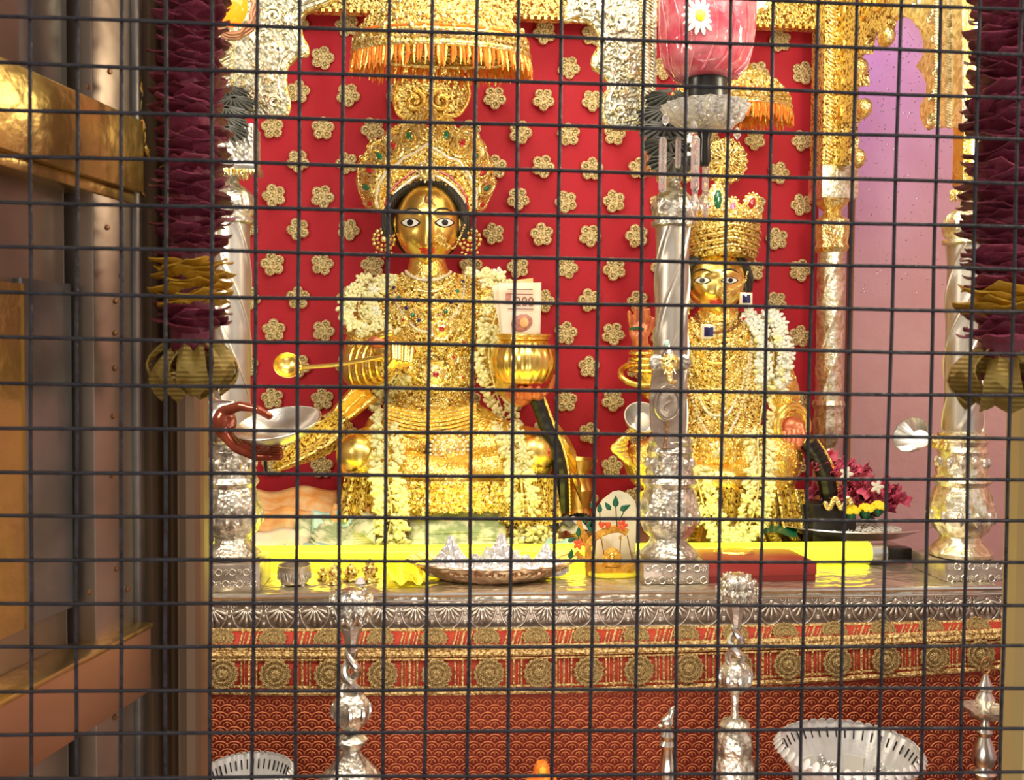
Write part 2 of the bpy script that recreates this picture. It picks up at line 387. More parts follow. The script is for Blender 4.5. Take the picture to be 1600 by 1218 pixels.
# ---------------------------------------------------------------- left door leaf, jambs
def leaf():
    O = W(205, 609, .78); O.z = 0
    u = V((-.233, -.972, 0)).normalized(); n = V((u.y * -1, u.x, 0)); n = V((-u.y, u.x, 0))   # n points to +x side
    if n.x < 0: n = -n
    def P(t, k, z): return O + u * t + n * k + V((0, 0, z))
    def slab(t0, t1, k0, k1, z0, z1):
        c = P((t0 + t1) / 2, (k0 + k1) / 2, (z0 + z1) / 2)
        rot = M((u, n, V((0, 0, 1)))).transposed()
        return B().box(c, (t1 - t0, k1 - k0, z1 - z0), rot, .0012)
    tx = .1495; Dn = P(tx, 0, 0).y
    zz = lambda py: W(0, py, Dn).z
    d = thing('door_1', 'metal-clad door leaf with reflection-yellow upper rail and copper lower rail at left', 'door', P(0, 0, .3)); d['kind'] = 'structure'
    del d['category']
    obj('stile', slab(.004, .056, -.02, .004, .3, 2.3), TIN, d)
    obj('stile_edge', slab(-.006, .004, -.02, .008, .3, 2.3), TIN2, d)
    obj('panel', slab(.064, .30, -.03, -.014, .3, 2.3), TIN, d)
    obj('panel_strip', slab(.064, .118, -.014, -.010, zz(430), zz(1000)), TIN2, d)
    obj('panel_strip', slab(.064, .118, -.014, -.010, zz(110), 2.3), TIN2, d)
    obj('panel_strip', slab(.120, .30, -.014, -.007, zz(110), 2.3), TIN, d)
    obj('panel_strip', slab(.120, .30, -.014, -.007, zz(440), zz(1000)), YSHEET, d)
    obj('gap', slab(.052, .066, -.028, -.024, .3, 2.3), DARK, d)
    obj('rail', slab(0, .30, -.02, .012, zz(240), zz(100)), YSHEET, d, label='upper rail with reflected yellow painted in')
    obj('rail_lip', slab(0, .30, -.02, .006, zz(262), zz(240)), YSHEET, d)
    obj('rail', slab(0, .30, -.014, .016, zz(1200), zz(1075)), COPPER, d, label='copper-clad lower rail')
    obj('rail_lip', slab(0, .30, -.014, .018, zz(1078), zz(1068)), YSHEET, d)
    for (px, py) in ((137, 136), (168, 355), (172, 112), (140, 925), (183, 888), (200, 920), (181, 470), (180, 520), (180, 575), (178, 650), (176, 742), (190, 430), (180, 1120)):
        h = ray(px, py); # intersect with stile face
        tt = (P(.02, .0045, 0) - CAM).dot(n) / h.dot(n); p = CAM + h * tt
        b = B().lathe([(.0005, 0), (.0022, 0), (.0018, .0009), (.0004, .0011)], p, 10, mx=M((u, V((0, 0, 1)), n)).transposed())
        obj('screw', b, BRONZE, d)
leaf()
def jamb(name, px0, px1, D, prof, m):
    # vertical moulding between two image columns: prof = [(fraction, depth offset)]
    a = W(px0, 609, D); b = W(px1, 609, D); pts = []
    for f, dy in prof: p = a.lerp(b, f); pts.append(V((p.x, p.y + dy, .1)))
    pts += [V((b.x, D + .03, .1)), V((a.x, D + .03, .1))]
    return struct(name, B().extr(pts, (0, 0, 2.4)), m)
prof = [(0, .01), (.04, 0), (.30, 0), (.34, .006), (.36, .02), (.42, .022), (.47, .02), (.50, .008), (.56, .003), (.62, .010), (.66, .010), (.69, .002), (.80, -.002), (.92, 0), (.98, .006), (1, .014)]
jamb('trim_1', 205, 312, .80, prof, JAMBM)
jamb('trim_2', 1606, 1750, .80, [(0, .01), (.05, 0), (.5, -.001), (1, 0)], BEIGE)
xl_ = W(200, 609, .85).x; xr_ = W(1612, 609, .85).x
struct('wall_front_left', B().box((xl_ - .45, .86, 1.2), (.9, .05, 2.6)), WALLH)
struct('wall_front_right', B().box((xr_ + .45, .86, 1.2), (.9, .05, 2.6)), WALLH)

# ---------------------------------------------------------------- flower templates
def petal_t(w=.5, h=1, cup=.35, tip=.5, fold=.12):
    def fn(u, v):
        a = (u - .5) * 2; wid = w * (sin(pi * min(v * .62 + .16, 1)) ** .6) * (1 - max(0, v - .6) / .4 * tip)
        return V((a * wid, -cup * v * v + fold * a * a * (1 if v < .9 else .5), v * h - .20 * abs(a) * v))
    return B().grid(fn, 4, 4, .03)
PET = [mesh('petal', petal_t(.70, .84, .46 + .05 * k, .32, .30), m) for k, m in enumerate((MAROON, ROSE, MARI))]
PETB = mesh('petal', petal_t(.42, .8, .2, .2, .3), MARI)
def rose_garland(name, label, px, D, y0, y1, wid, ymari, bottom):
    a = W(px, y0, D); zb = W(px, bottom, D).z
    g = thing(name, label, 'garland', (a.x, D, zb), None)
    k = S(D, px); r0 = wid * k / 2
    z = a.z; z1 = W(px, y1, D).z; row = 0; n = 10
    cord = B().tube([V((a.x, D, z + .06)), V((a.x, D, zb + .02))], r0 * .55, 10); obj('core', cord, MAROON, g)
    ztop, zbot = W(px, ymari[0], D).z, W(px, ymari[1], D).z
    step = k * 19
    while z > z1:
        yel = zbot < z < ztop
        for i in range(n):
            ang = 2 * pi * (i + (row % 2) * .5) / n + uni(-.12, .12)
            if yel: me = PET[2]
            else: me = PET[1] if rnd() < .33 else PET[0]
            s = r0 * uni(.62, .84)
            rad = V((cos(ang), sin(ang), 0))
            tilt = uni(14, 38)
            zax = (rad * sin(R(tilt)) + V((0, 0, 1)) * cos(R(tilt))).normalized(); xax = V((-sin(ang), cos(ang), 0)); yax = zax.cross(xax)
            mx = basis(xax, yax, zax, V((a.x, D, z)) + rad * r0 * (.42 + uni(-.05, .05)) + V((0, 0, uni(-.3, .3) * step)), s)
            piece('petal', me, g, mx @ M.Rotation(uni(-.35, .35), 4, 'Y'))
        z -= step; row += 1
    # ribbon bow at the foot
    for i in range(8):
        ang = i * pi / 4 + .2; rad = V((cos(ang), sin(ang), 0)); tg = V((-sin(ang), cos(ang), 0))
        h = (z1 - zb)
        def fn(u, v, rad=rad, tg=tg, i=i):
            return V((a.x, D, z1 - h * (.12 + .8 * v) + .1 * h * sin(i * 2.1))) + rad * (r0 * (.45 + .65 * sin(pi * (v * .8 + .1)))) + tg * ((u - .5) * r0 * (.55 + .35 * v)) + V((0, 0, .003 * sin(u * 9 + i)))
        obj('ribbon_loop', B().grid(fn, 6, 6, .0012), KHAKI, g)
    obj('ribbon_knot', B().ell((a.x, D, z1 - .3 * (z1 - zb)), (r0 * .6, r0 * .6, (z1 - zb) * .35), 14, 8), KHAKI, g)
rose_garland('rose_garland', 'hanging maroon rose garland with yellow band and gold ribbon, left of shrine', 300, .74, -25, 535, 122, (420, 500), 618)
rose_garland('rose_garland', 'hanging maroon rose garland with yellow band on the right brass post', 1585, .70, -25, 545, 135, (468, 520), 635)
tin = thing('tinsel_strip', 'thin crinkled yellow foil strip hanging behind the left rose garland', 'ribbon', W(222, 260, .79))
b = B()
for (x0, y0, x1, y1, w) in ((220, 120, 218, 180, 7), (219, 175, 226, 225, 9), (226, 222, 233, 250, 6), (222, 298, 226, 308, 5)):
    b = B(); b.grid(lambda u, v: W(x0 + (x1 - x0) * v + (u - .5) * w * (1 - abs(v - .5) * 1.2), y0 + (y1 - y0) * v, .782 + .002 * sin(v * 9 + u * 4)), 3, 8, .0005)
    obj('foil', b, GOLD, tin)

# ---------------------------------------------------------------- backdrop curtain with rosettes
YC = 3.15
def rosette(R_=1, seg=5):
    b = B()
    for j in range(5):
        a = 2 * pi * j / 5; c = V((cos(a) * .58, 0, sin(a) * .58)); mx = M.Rotation(R(90), 3, 'X')
        b.lathe([(.42, 0), (.42, .14), (.33, .22), (.26, .06)], c, 10, mx=mx)
        b.tube([c + V((cos(q) * .27, -.20, sin(q) * .27)) for q in [2 * pi * i / 7 for i in range(7)]], .09, 5, True); b.ell(c + V((0, -.16, 0)), (.12, .12, .12), 6, 4)
    b.lathe([(.36, 0), (.34, .22), (.2, .26), (.14, .12), (.05, .3)], (0, 0, 0), 10, mx=M.Rotation(R(90), 3, 'X'))
    return b
def backdrop():
    x0 = W(250, 400, YC).x; x1 = W(1278, 400, YC).x; z1 = W(700, 12, YC).z + .05; z0 = ZT + .003
    def fn(u, v):
        x = x0 + (x1 - x0) * u
        return V((x, YC + .006 * sin(u * 37 + sin(v * 3)) + .004 * sin(u * 91), z0 + (z1 - z0) * v))
    c = thing('shrine_backdrop', 'red cloth backdrop with rows of gold rosettes behind both statues', 'curtain', ((x0 + x1) / 2, YC, z0))
    obj('cloth', B().grid(fn, 160, 12, .004), RED, c, sharp=0)
    me = mesh('rosette', rosette(), EMBU); me2 = mesh('rosette', rosette(), EMBU)
    rows = []
    def put(px, py):
        p = W(px, py, YC); p.y -= .012; s = S(YC, px) * 18
        piece('rosette', me2, c, face_cam(p, (s, s, s), uni(0, 6)))
    # spacing from the cloth itself: rows 52 px apart, half-step staggered
    z_row = .1085; dx = .1575; xs = W(848, 262, YC); r = 0
    for r in range(-6, 13):
        z = xs.z - r * z_row
        for cidx in range(-9, 7):
            x = xs.x + (cidx + (.5 if r % 2 else 0)) * dx
            if x0 + .03 < x < x1 + .01 and z0 + .04 < z < z1 - .02:
                s = .0385 * uni(.95, 1.05); p = V((x + uni(-.004, .004), YC - .013, z + uni(-.004, .004)))
                piece('rosette', me2, c, face_cam(p, (s, s * .8, s), uni(0, 6)))
backdrop()
# gilded top rail and side edge behind
tr = thing('gilded_canopy_beam', 'gilded carved beam across the top behind the fabric umbrella', 'beam', W(700, 10, 3.05))
a = W(380, 10, 3.05); b_ = W(1330, 10, 3.05); zc = W(700, 26, 3.05).z
obj('beam', B().box(((a.x + b_.x) / 2, 3.05, zc + .10), (b_.x - a.x, .06, .20), None, .004), FILI, tr)
bb = B()
for i in range(90): bb.box((a.x + (b_.x - a.x) * (i + .5) / 90, 3.02, zc - .004), (.010, .012, .012))
obj('dentil_border', bb, GOLDB, tr, False, kind='stuff')
struct('trim_3', B().box((W(1330, 450, 3.3).x + .004, 3.32, 1.6), (.014, .03, 2.8)), BRONZE)

# ---------------------------------------------------------------- small relief templates
def bead_t(): return B().ell((0, 0, 0), 1, 6, 4)
BEAD = bead_t()
def gemset(m=None):
    b = B()
    for j in range(8):
        a = j * pi / 4; b.ell((cos(a) * .75, 0, sin(a) * .75), .28, 6, 4)
    b.lathe([(.6, 0), (.5, .25), (.2, .3)], (0, 0, 0), 8, mx=M.Rotation(R(90), 3, 'X'))
    return b
FLOR = gemset()
GEMT = B().ell((0, 0, 0), (1, .5, 1), 8, 5)
def ring_t(n=10, tr=.2):
    b = B(); return b.tube([V((cos(2 * pi * i / n), 0, sin(2 * pi * i / n))) for i in range(n)], tr, 4, True)
RING = ring_t()
# ---------------------------------------------------------------- columns
def column(label, px, D, sh, cap_kind, m_sh, m_base, top=270, rs=25, hand=-1, mb=None, low=870, blk=True, blkw=52):
    ax = W(px, 600, D); k = S(D, px); zz = lambda py: W(px, py, D).z
    t = thing('shrine_column', label, 'column', (ax.x, D, ZT), 'columns of the silver shrine')
    P = lambda lst: [(r * k, zz(y)) for r, y in sorted(lst, key=lambda q: -q[1])]
    if blk:
        obj('plinth', B().box((ax.x, D, (zz(low) + ZT) / 2), (blkw * 2 * k, blkw * 2 * k, zz(low) - ZT), None, .003), SILVD, t)
        pr_ = B(); kk = k
        for i in range(9):
            for q in range(2): pr_.stamp((RING, FLOR)[(i + q) % 2], face_cam((ax.x + (i - 4) * 10.5 * kk, D - blkw * kk - .001, (zz(low) + ZT) / 2 + (q - .5) * 18 * kk), 5 * kk, i))
        obj('plinth_relief', pr_, SILVR, t, kind='stuff')
    c0 = V((ax.x, D, 0)); o_ = low - 870
    bulge = [(44, 868), (46, 862), (40, 856), (30, 846), (28, 838), (38, 828), (45, 810), (45, 790), (40, 772), (36, 760), (42, 752), (38, 744)]
    obj('base_bulb', B().lathe(P([(r, y + o_) for r, y in bulge]), c0, 40, lambda a, z, i: 1 + .04 * cos(10 * a) * (3 < i < 9)), m_base, t)
    obj('base_drum', B().lathe(P([(36, 744 + o_), (37, 735 + o_), (34, 725), (33, 712), (36, 704), (33, 696), (36, 688), (30, 682)]), c0, 32), m_base, t)
    lv = B()
    for j in range(12):
        a = j * pi / 6
        for (yy, rr, sc) in ((806, 45, 11), (722, 35, 8)):
            p = c0 + V((cos(a) * rr * k, sin(a) * rr * k, zz(yy + o_ * .5)))
            lv.ell(p, (5 * k, 5 * k, sc * k), 8, 6, M.Rotation(a, 3, 'Z'))
    obj('leaf_relief', lv, SILVR, t)
    tw = 3.2
    y1 = sh[0]; y0 = sh[1]; n = 70; pr = [(rs * k, zz(y0) + (zz(y1) - zz(y0)) * i / n) for i in range(n + 1)]
    H = zz(y1) - zz(y0)
    def fn(a, z, i):
        q = (a * 4 - hand * z / H * tw * 2 * pi) % (2 * pi) / (2 * pi); return 1 + .07 * max(0, 1 - abs(q - .5) * 7) - .03 * (abs(q - .38) < .03)
    obj('twisted_shaft', B().lathe(pr, c0, 64, fn), m_sh, t)
    for j in range(4):
        pts = []
        for i in range(81):
            f = i / 80; a = (j + .5) * pi / 2 + hand * f * tw * pi / 2; pts.append(c0 + V((cos(a) * rs * 1.03 * k, sin(a) * rs * 1.03 * k, zz(y0) + H * f)))
        obj('spiral_strand', B().tube(pts, 2.2 * k, 6), SILVR, t)
    for y in (y0, y1): obj('ring', B().lathe(P([(rs + 2, y + 6), (rs + 8, y + 3), (rs + 8, y - 3), (rs + 2, y - 6)]), c0, 32), m_base, t)
    obj('capital_vase', B().lathe(P([(rs - 2, y1), (rs + 6, y1 - 12), (rs + 8, y1 - 26), (rs + 4, y1 - 40), (rs - 6, y1 - 50), (12, y1 - 58), (10, y1 - 66), (22, y1 - 74), (24, y1 - 80)]), c0, 32, lambda a, z, i: 1 + .05 * cos(12 * a) * (i in (1, 2, 3, 4))), m_base if not mb else mb, t)
    fr = B()
    for j in range(20):
        a = j * pi / 10; p = c0 + V((cos(a) * 24 * k, sin(a) * 24 * k, zz(y1 - 74)))
        fr.ell(p, (2.4 * k, 2.4 * k, 8 * k), 6, 6)
    obj('bead_fringe', fr, PALEG, t)
    return t, k, zz, ax
C1 = column('twisted silver column at the left edge, above the hand holding a bowl', 363, 2.22, (345, 700), 0, SHAFT, SILV, mb=SILV, rs=28)
C2 = column('silver twisted column in the centre with the elephant-head relief hung on it', 1048, 2.25, (350, 688), 0, SHAFT, SILV, mb=SILV, rs=25, blkw=50, hand=1)
C3 = column('right front twisted column with the white bulb fixed to it', 1506, 2.25, (378, 678), 0, SHAFT, SILVC, rs=27, low=868, blkw=50, hand=1)
def back_column():
    px, D = 1297, 3.0; ax = W(px, 500, D); k = S(D, px); zz = lambda py: W(px, py, D).z
    t = thing('shrine_column', 'slender gilded back column between red backdrop and pink wall', 'column', (ax.x, D, ZT), 'columns of the silver shrine')
    P = lambda lst: [(r * k, zz(y)) for r, y in sorted(lst, key=lambda q: -q[1])]; c0 = V((ax.x, D, 0))
    H = zz(395) - zz(625); n = 60
    def fn(a, z, i):
        q = (a * 4 - z / H * 3 * 2 * pi) % (2 * pi) / (2 * pi); return 1 + .09 * max(0, 1 - abs(q - .5) * 6)
    obj('twisted_shaft', B().lathe([(19 * k, zz(625) + H * i / n) for i in range(n + 1)], c0, 56, fn), SILVC, t)
    obj('base_bulb', B().lathe(P([(22, 625), (24, 632), (20, 640), (23, 660), (21, 680), (14, 692), (9, 700), (20, 715), (22, 780), (30, 800)]), c0, 30, lambda a, z, i: 1 + .05 * cos(12 * a)), SILVC, t)
    obj('capital', B().lathe(P([(20, 395), (25, 388), (22, 380), (26, 360), (25, 345), (16, 338), (12, 330), (20, 322), (24, 314)]), c0, 30, lambda a, z, i: 1 + .05 * cos(10 * a)), PALEG, t)
    obj('capital_block', B().box((ax.x, D, (zz(314) + zz(262)) / 2), (56 * k, 56 * k, zz(262) - zz(314)), None, .004), SILVC, t)
    obj('upper_post', B().box((ax.x, D, (zz(262) + zz(-60)) / 2), (54 * k, 50 * k, zz(-60) - zz(262)), None, .004), FILI, t)
    lf = B()
    for i in range(46):
        z = zz(262) + (zz(-20) - zz(262)) * i / 46
        for sx, m_ in ((-1, 1), (1, -1)):
            lf.ell((ax.x + sx * 16 * k, D - 26 * k, z), (8 * k, 2 * k, 2.6 * k), 8, 5, M.Rotation(m_ * .6, 3, 'Y'))
    obj('leaf_border', lf, PALEG, t, kind='stuff')
back_column()

# ---------------------------------------------------------------- cusped arches
def scroll(c, r, turns=1.6, n=26, ax=V((1, 0, 0)), az=V((0, 0, 1)), flip=1, off=V((0, 0, 0)), start=0):
    pts = []
    for i in range(n + 1):
        t = i / n; a = start + flip * t * turns * 2 * pi; q = r * (1 - .85 * t)
        pts.append(c + ax * (cos(a) * q) + az * (sin(a) * q) + off)
    return pts
def arch_panel(name, label, inner, outer_, D, group, th=.035, m=SILVC, right=False, fol=True):
    # inner: cusped edge in image px (top to bottom), outer_: x px of the outer side
    pts = [W(x, y, D) for x, y in inner]
    y0, y1 = inner[0][1], inner[-1][1]
    ext = [W(outer_, y1, D), W(outer_, y0, D)]
    for p in pts + ext: p.y = D
    t = thing(name, label, 'arch', W((inner[0][0] + outer_) / 2, y1, D), group)
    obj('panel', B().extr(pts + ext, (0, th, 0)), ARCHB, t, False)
    k = S(D, inner[0][0])
    sp = spline(pts, 60)
    obj('edge_moulding', B().tube([p + V((0, th * .3, 0)) for p in sp], [4.2 * k] * len(sp), 10), PALEG, t)
    sgn = 1 if outer_ > inner[0][0] else -1
    obj('inner_moulding', B().tube([p + V((sgn * 9 * k, -.002, 4 * k)) for p in sp[:-6]], 2.0 * k, 8), m, t)
    fo = B()
    # scrolls and flowers in the field
    for (fx, fy, r) in fol:
        c = W(fx, fy, D - .003)
        fo.tube(scroll(c + V((0, -.003, 0)), r * k, flip=sgn, start=uni(0, 6)), 2.7 * k, 6)
        for j in range(6):
            a = j * pi / 3 + .3; p = c + V((cos(a), 0, sin(a))) * (r * k * 1.15)
            fo.ell(p, (5.5 * k, 3.6 * k, 3 * k), 8, 5, M.Rotation(-a, 3, 'Y'))
    random.seed(int(outer_))
    poly = [(q[0], q[1]) for q in inner]
    for i in range(150):                 # small curled leaves filling the field between scrolls
        y = uni(y0 + 55 if y0 < -50 else y0, y1 - 6)
        xe = min(((abs(q[1] - y), q[0]) for q in poly))[1]; x = uni(xe + sgn * 12, outer_ - sgn * 30) if (outer_ - sgn * 30 - xe - sgn * 12) * sgn > 0 else xe + sgn * 12
        fo.ell(W(x, y, D - .002), (4.6 * k, 2.6 * k, 1.9 * k), 6, 5, M.Rotation(uni(0, 3.1), 3, 'Y'))
    obj('scroll_relief', fo, m, t, kind='stuff')
    lf = B()
    xo = outer_ - sgn * 13
    for i in range(int((y1 - y0) / 5.5)):
        y = y0 + 5.5 * i + 4
        lf.ell(W(xo, y, D - .003), (10 * k, 4 * k, 2.2 * k), 8, 5, M.Rotation(sgn * .55, 3, 'Y'))
    obj('leaf_border', lf, m, t, kind='stuff')
    bd = B()
    for i in range(int((y1 - y0) / 5)):
        bd.ell(W(outer_ - sgn * 25, y0 + 5 * i + 2, D - .001), 2.3 * k, 6, 5)
    obj('bead_border', bd, PALEG, t, kind='stuff')
    return t
inL = [(560, -60), (535, -12), (505, 3), (480, 12), (468, 24), (467, 42), (470, 58), (477, 70), (478, 83), (462, 84), (449, 98), (444, 115), (445, 138), (449, 155), (449, 170), (443, 179)]
arch_panel('cusped_arch_panel', 'silver cusped arch panel at upper left beside the rose garland', inL, 338, 2.19, None,
           fol=[(428, 24, 13), (400, 55, 9), (436, 76, 10), (424, 118, 9), (428, 158, 12), (404, 150, 7), (452, 30, 6), (380, 25, 8)])
inC = [(830, -70), (868, -20), (890, -4), (886, 14), (886, 30), (902, 25), (920, 30), (933, 42), (938, 56), (937, 75), (929, 88), (929, 103), (943, 111), (951, 122), (953, 138), (945, 152), (944, 172), (948, 190), (959, 199)]
arch_panel('cusped_arch_panel', 'silver cusped arch panel between the two fabric umbrellas, left of pink lamp', inC, 1026, 2.19, None,
           fol=[(968, 35, 11), (914, 8, 9), (975, 85, 9), (985, 115, 6), (968, 172, 12), (950, 60, 7), (972, 140, 8), (940, 12, 8)])
inR = [(1270, -60), (1230, -20), (1205, 2), (1190, 16), (1160, 24), (1100, 26)]
t = thing('cusped_arch_panel', 'silver arch spandrel at the top edge behind the pink glass lamp', 'arch', W(1150, 20, 2.22))
pts = [W(x, y, 2.22) for x, y in inR] + [W(1080, -60, 2.22)]
obj('panel', B().extr(pts, (0, .035, 0)), SILVC, t, False)
obj('edge_moulding', B().tube(spline(pts[:-1], 20), .006, 8), PALEG, t)
# side arch in the plane x = XS, receding from the right front column to the back column
XS = W(1505, 500, 2.25).x
def side_arch():
    t = thing('cusped_side_arch', 'cusped side arch, near half painted silver-bright as lit, in front of the violet-lit pink wall', 'arch', (XS, 2.6, W(1400, 200, 2.6).z))
    near = [(1412, 28), (1424, 22), (1440, 30), (1453, 46), (1460, 66), (1459, 88), (1448, 104), (1458, 116), (1465, 132), (1464, 150), (1455, 166), (1455, 184), (1462, 200)]
    pn = [WX(x, y, XS) for x, y in near]; e = [WX(1522, 200, XS), WX(1522, -80, XS), WX(1412, -80, XS)]
    obj('near_panel', B().extr(pn + e, (-.03, 0, 0)), SILVC, t, False)  # near half silver: its white lighting painted in, unlike the gold half
    sp = spline(pn, 50); obj('edge_moulding', B().tube([p + V((-.015, 0, 0)) for p in sp], .0085, 10), PALEG, t)
    far = [(1412, 28), (1404, 20), (1398, 48), (1386, 50), (1378, 44), (1368, 60), (1365, 84), (1350, 86), (1344, 100), (1358, 112), (1359, 134), (1343, 136), (1335, 148), (1350, 162), (1346, 190), (1330, 192), (1328, 206), (1342, 216), (1340, 240), (1330, 258)]
    pf = [WX(x, y, XS) for x, y in far]; e2 = [WX(1302, 258, XS), WX(1302, -80, XS), WX(1412, -80, XS)]
    obj('far_panel', B().extr(pf + e2, (-.03, 0, 0)), FILI, t, False, label='gold far half')
    for q in range(3, len(far) - 1, 5):
        p = WX(far[q][0] + 10, far[q][1] + 8, XS) ; 
        obj('cusp_leaf', B().ell(p + V((-.02, 0, 0)), (.022, .035, .030), 14, 8), PALEG, t)
    lf = B(); k = S(2.4, 1490)
    for i in range(54):
        p = WX(1500, -30 + i * 4.3, XS); lf.ell(p + V((-.032, 0, 0)), (.004, .018, .0035), 8, 5, M.Rotation(.5, 3, 'X'))
        p = WX(1482, -30 + i * 4.3, XS); lf.ell(p + V((-.032, 0, 0)), (.004, .004, .004), 6, 5)
    obj('leaf_border', lf, SILVC, t, kind='stuff')
    s = B()
    for (x, y, r) in ((1474, 25, .020), (1478, 60, .015), (1482, 110, .014), (1476, 150, .016), (1474, 185, .018), (1450, 5, .02)):
        s.tube(scroll(WX(x, y, XS) + V((-.032, 0, 0)), r, ax=V((0, 1, 0)), start=x), .0035, 6)
    obj('scroll_relief', s, SILVC, t)
    s = B()
    for (x, y, r) in ((1330, 20, .05), (1365, 10, .05), (1330, 75, .045), (1325, 130, .04), (1322, 180, .035), (1390, 0, .04)):
        s.tube(scroll(WX(x, y, XS) + V((-.032, 0, 0)), r, ax=V((0, 1, 0)), start=x), .006, 6)
    obj('scroll_relief', s, GOLDB, t)
side_arch()
fo = thing('gilt_front_post', 'bright gilt post above the right front column, beside right garland', 'post', W(1512, 300, 2.25))
ax = W(1514, 150, 2.25); 
obj('post', B().box((ax.x, 2.25, (W(1512, 290, 2.25).z + W(1512, -60, 2.25).z) / 2), (.05, .05, W(1512, -60, 2.25).z - W(1512, 290, 2.25).z), None, .004), GOLDB, fo)
bb = B()
for i in range(60): bb.ell((ax.x, 2.222, W(1512, -40 + i * 5.3, 2.25).z), .0042, 6, 5)
obj('light_string', bb, mat('warm_led', (1, .95, .7), 0, .4, emit=7, ecol=(1, .93, .55)), fo, kind='stuff')

# capital bracket blocks and ruffled carvings, grey painted in for their shade
def bracket(px, label, sgn):
    D = 2.2; k = S(D, px); t = thing('capital_block', label, 'capital', W(px, 268, D))
    zz = lambda y: W(px, y, D).z; x = W(px, 250, D).x
    obj('block', B().box((x, D + .02, (zz(262) + zz(195)) / 2), (62 * k, 62 * k, zz(195) - zz(262)), None, .003), SILV, t)
    obj('cornice', B().box((x, D + .02, (zz(268) + zz(258)) / 2), (70 * k, 70 * k, zz(258) - zz(268)), None, .002), SILVP, t)
    tt = B()
    for i in range(14): tt.lathe([(0.0005, 0), (2.6 * k, 5 * k), (2.6 * k, 8 * k)], (x + (i - 6.5) * 5 * k, D - 36 * k + .02, zz(276)), 6)
    obj('tooth_fringe', tt, PALEG, t)
    return t
bracket(368, 'silver carved capital block under the grey ruffled carving, left column', 1)
bracket(1046, 'silver carved capital block under the grey ruffled carving, centre column', 1)
def ruffle(label, px, py, w, h, D):
    c = W(px, py, D); k = S(D, px); b = B()
    t = thing('capital_ruffle', label, 'cloth', (c.x, c.y, W(px, py + h / 2, D).z))
    for i in range(5):
        cx, cy = px + w * uni(-.12, .12), py - h * .38 + h * .19 * i
        cc = W(cx, cy, D - .006 * i)
        def fn(u, v, cc=cc, i=i):
            a = 2 * pi * u; r = (.15 + .85 * v) * w * .5 * k * (1 + .05 * sin(9 * a + i))
            return cc + V((cos(a) * r, -.025 * (1 - v) + .010 * sin(15 * a + i * 2) * v, sin(a) * r * .42 - .008 * v))
        b = B().grid(fn, 60, 5, .0012)
        obj('ruffle', b, GREY, t)
ruffle('ruffled grey capital carving, shade painted in, at the top of the centre column', 1042, 200, 76, 128, 2.15)
ruffle('ruffled grey carving, shade painted in, on the left column capital beside the garland', 362, 172, 58, 80, 2.15)
# ---------------------------------------------------------------- the altar table
def table():
    xL = W(250, 940, YF).x; xR = W(1568, 910, YF).x; L = xR - xL
    t = thing('altar_table', 'low altar table with embossed silver top and palmette frieze', 'table', ((xL + xR) / 2, 2.6, 0))
    obj('top', B().box(((xL + xR) / 2, (YF + 3.2) / 2, ZT - .012), (L, 3.2 - YF, .024), None, .003), TABLET, t)
    z1 = ZT - .004; z0 = W(1000, 985, YF).z
    obj('frieze_board', B().box(((xL + xR) / 2, YF + .02, (z0 + z1) / 2), (L, .03, z1 - z0), None, .002), SILVD, t)
    for z, r in ((z1, .006), (z1 - .014, .003), (z0 + .004, .005)):
        obj('bead_rail', B().tube([V((xL, YF, z)), V((xR, YF, z))], r, 8), SILVP, t)
    obj('body', B().box(((xL + xR) / 2, 2.7, z0 / 2), (L, .8, z0), None, .002), BRONZE, t)
    # palmette
    p = B(); n = 26; st = L / n; H = (z1 - z0) - .022; c0 = V((0, 0, H * .78))
    for j in range(7):
        an = (j - 3) * .40; l = H * .62 * (1 - .05 * abs(j - 3))
        p.tube([c0 + V((sin(an) * l * q, -.003 * sin(pi * q), -cos(an) * l * q)) for q in (.12, .35, .6, .85, 1)], [.0014, .0026, .0040, .0046, .0022], 6)
    p.tube([c0 + V((sin(an) * st * .44, 0, -cos(an) * H * .80)) for an in [-1.5 + 3.0 * i / 16 for i in range(17)]], .0022, 6)
    p.ell(c0, (.006, .005, .006), 8, 6)
    for sgn in (-1, 1):
        p.tube(scroll(V((sgn * st * .36, 0, H * .86)), H * .13, 1.3, 16, flip=sgn, start=-pi / 2), .0019, 6)
        p.ell((sgn * st * .48, 0, H * .20), (.0026, .003, .0075), 6, 5)
        p.ell((sgn * st * .48, 0, H * .50), (.0022, .003, .0045), 6, 5)
    me = mesh('palmette', p, SILVR); n = 26; st = L / n
    for i in range(n):
        piece('palmette', me, t, M.Translation((xL + st * (i + .5), YF + .003, z0 + .010)))
    return xL, xR, z0
xL, xR, ZFB = table()

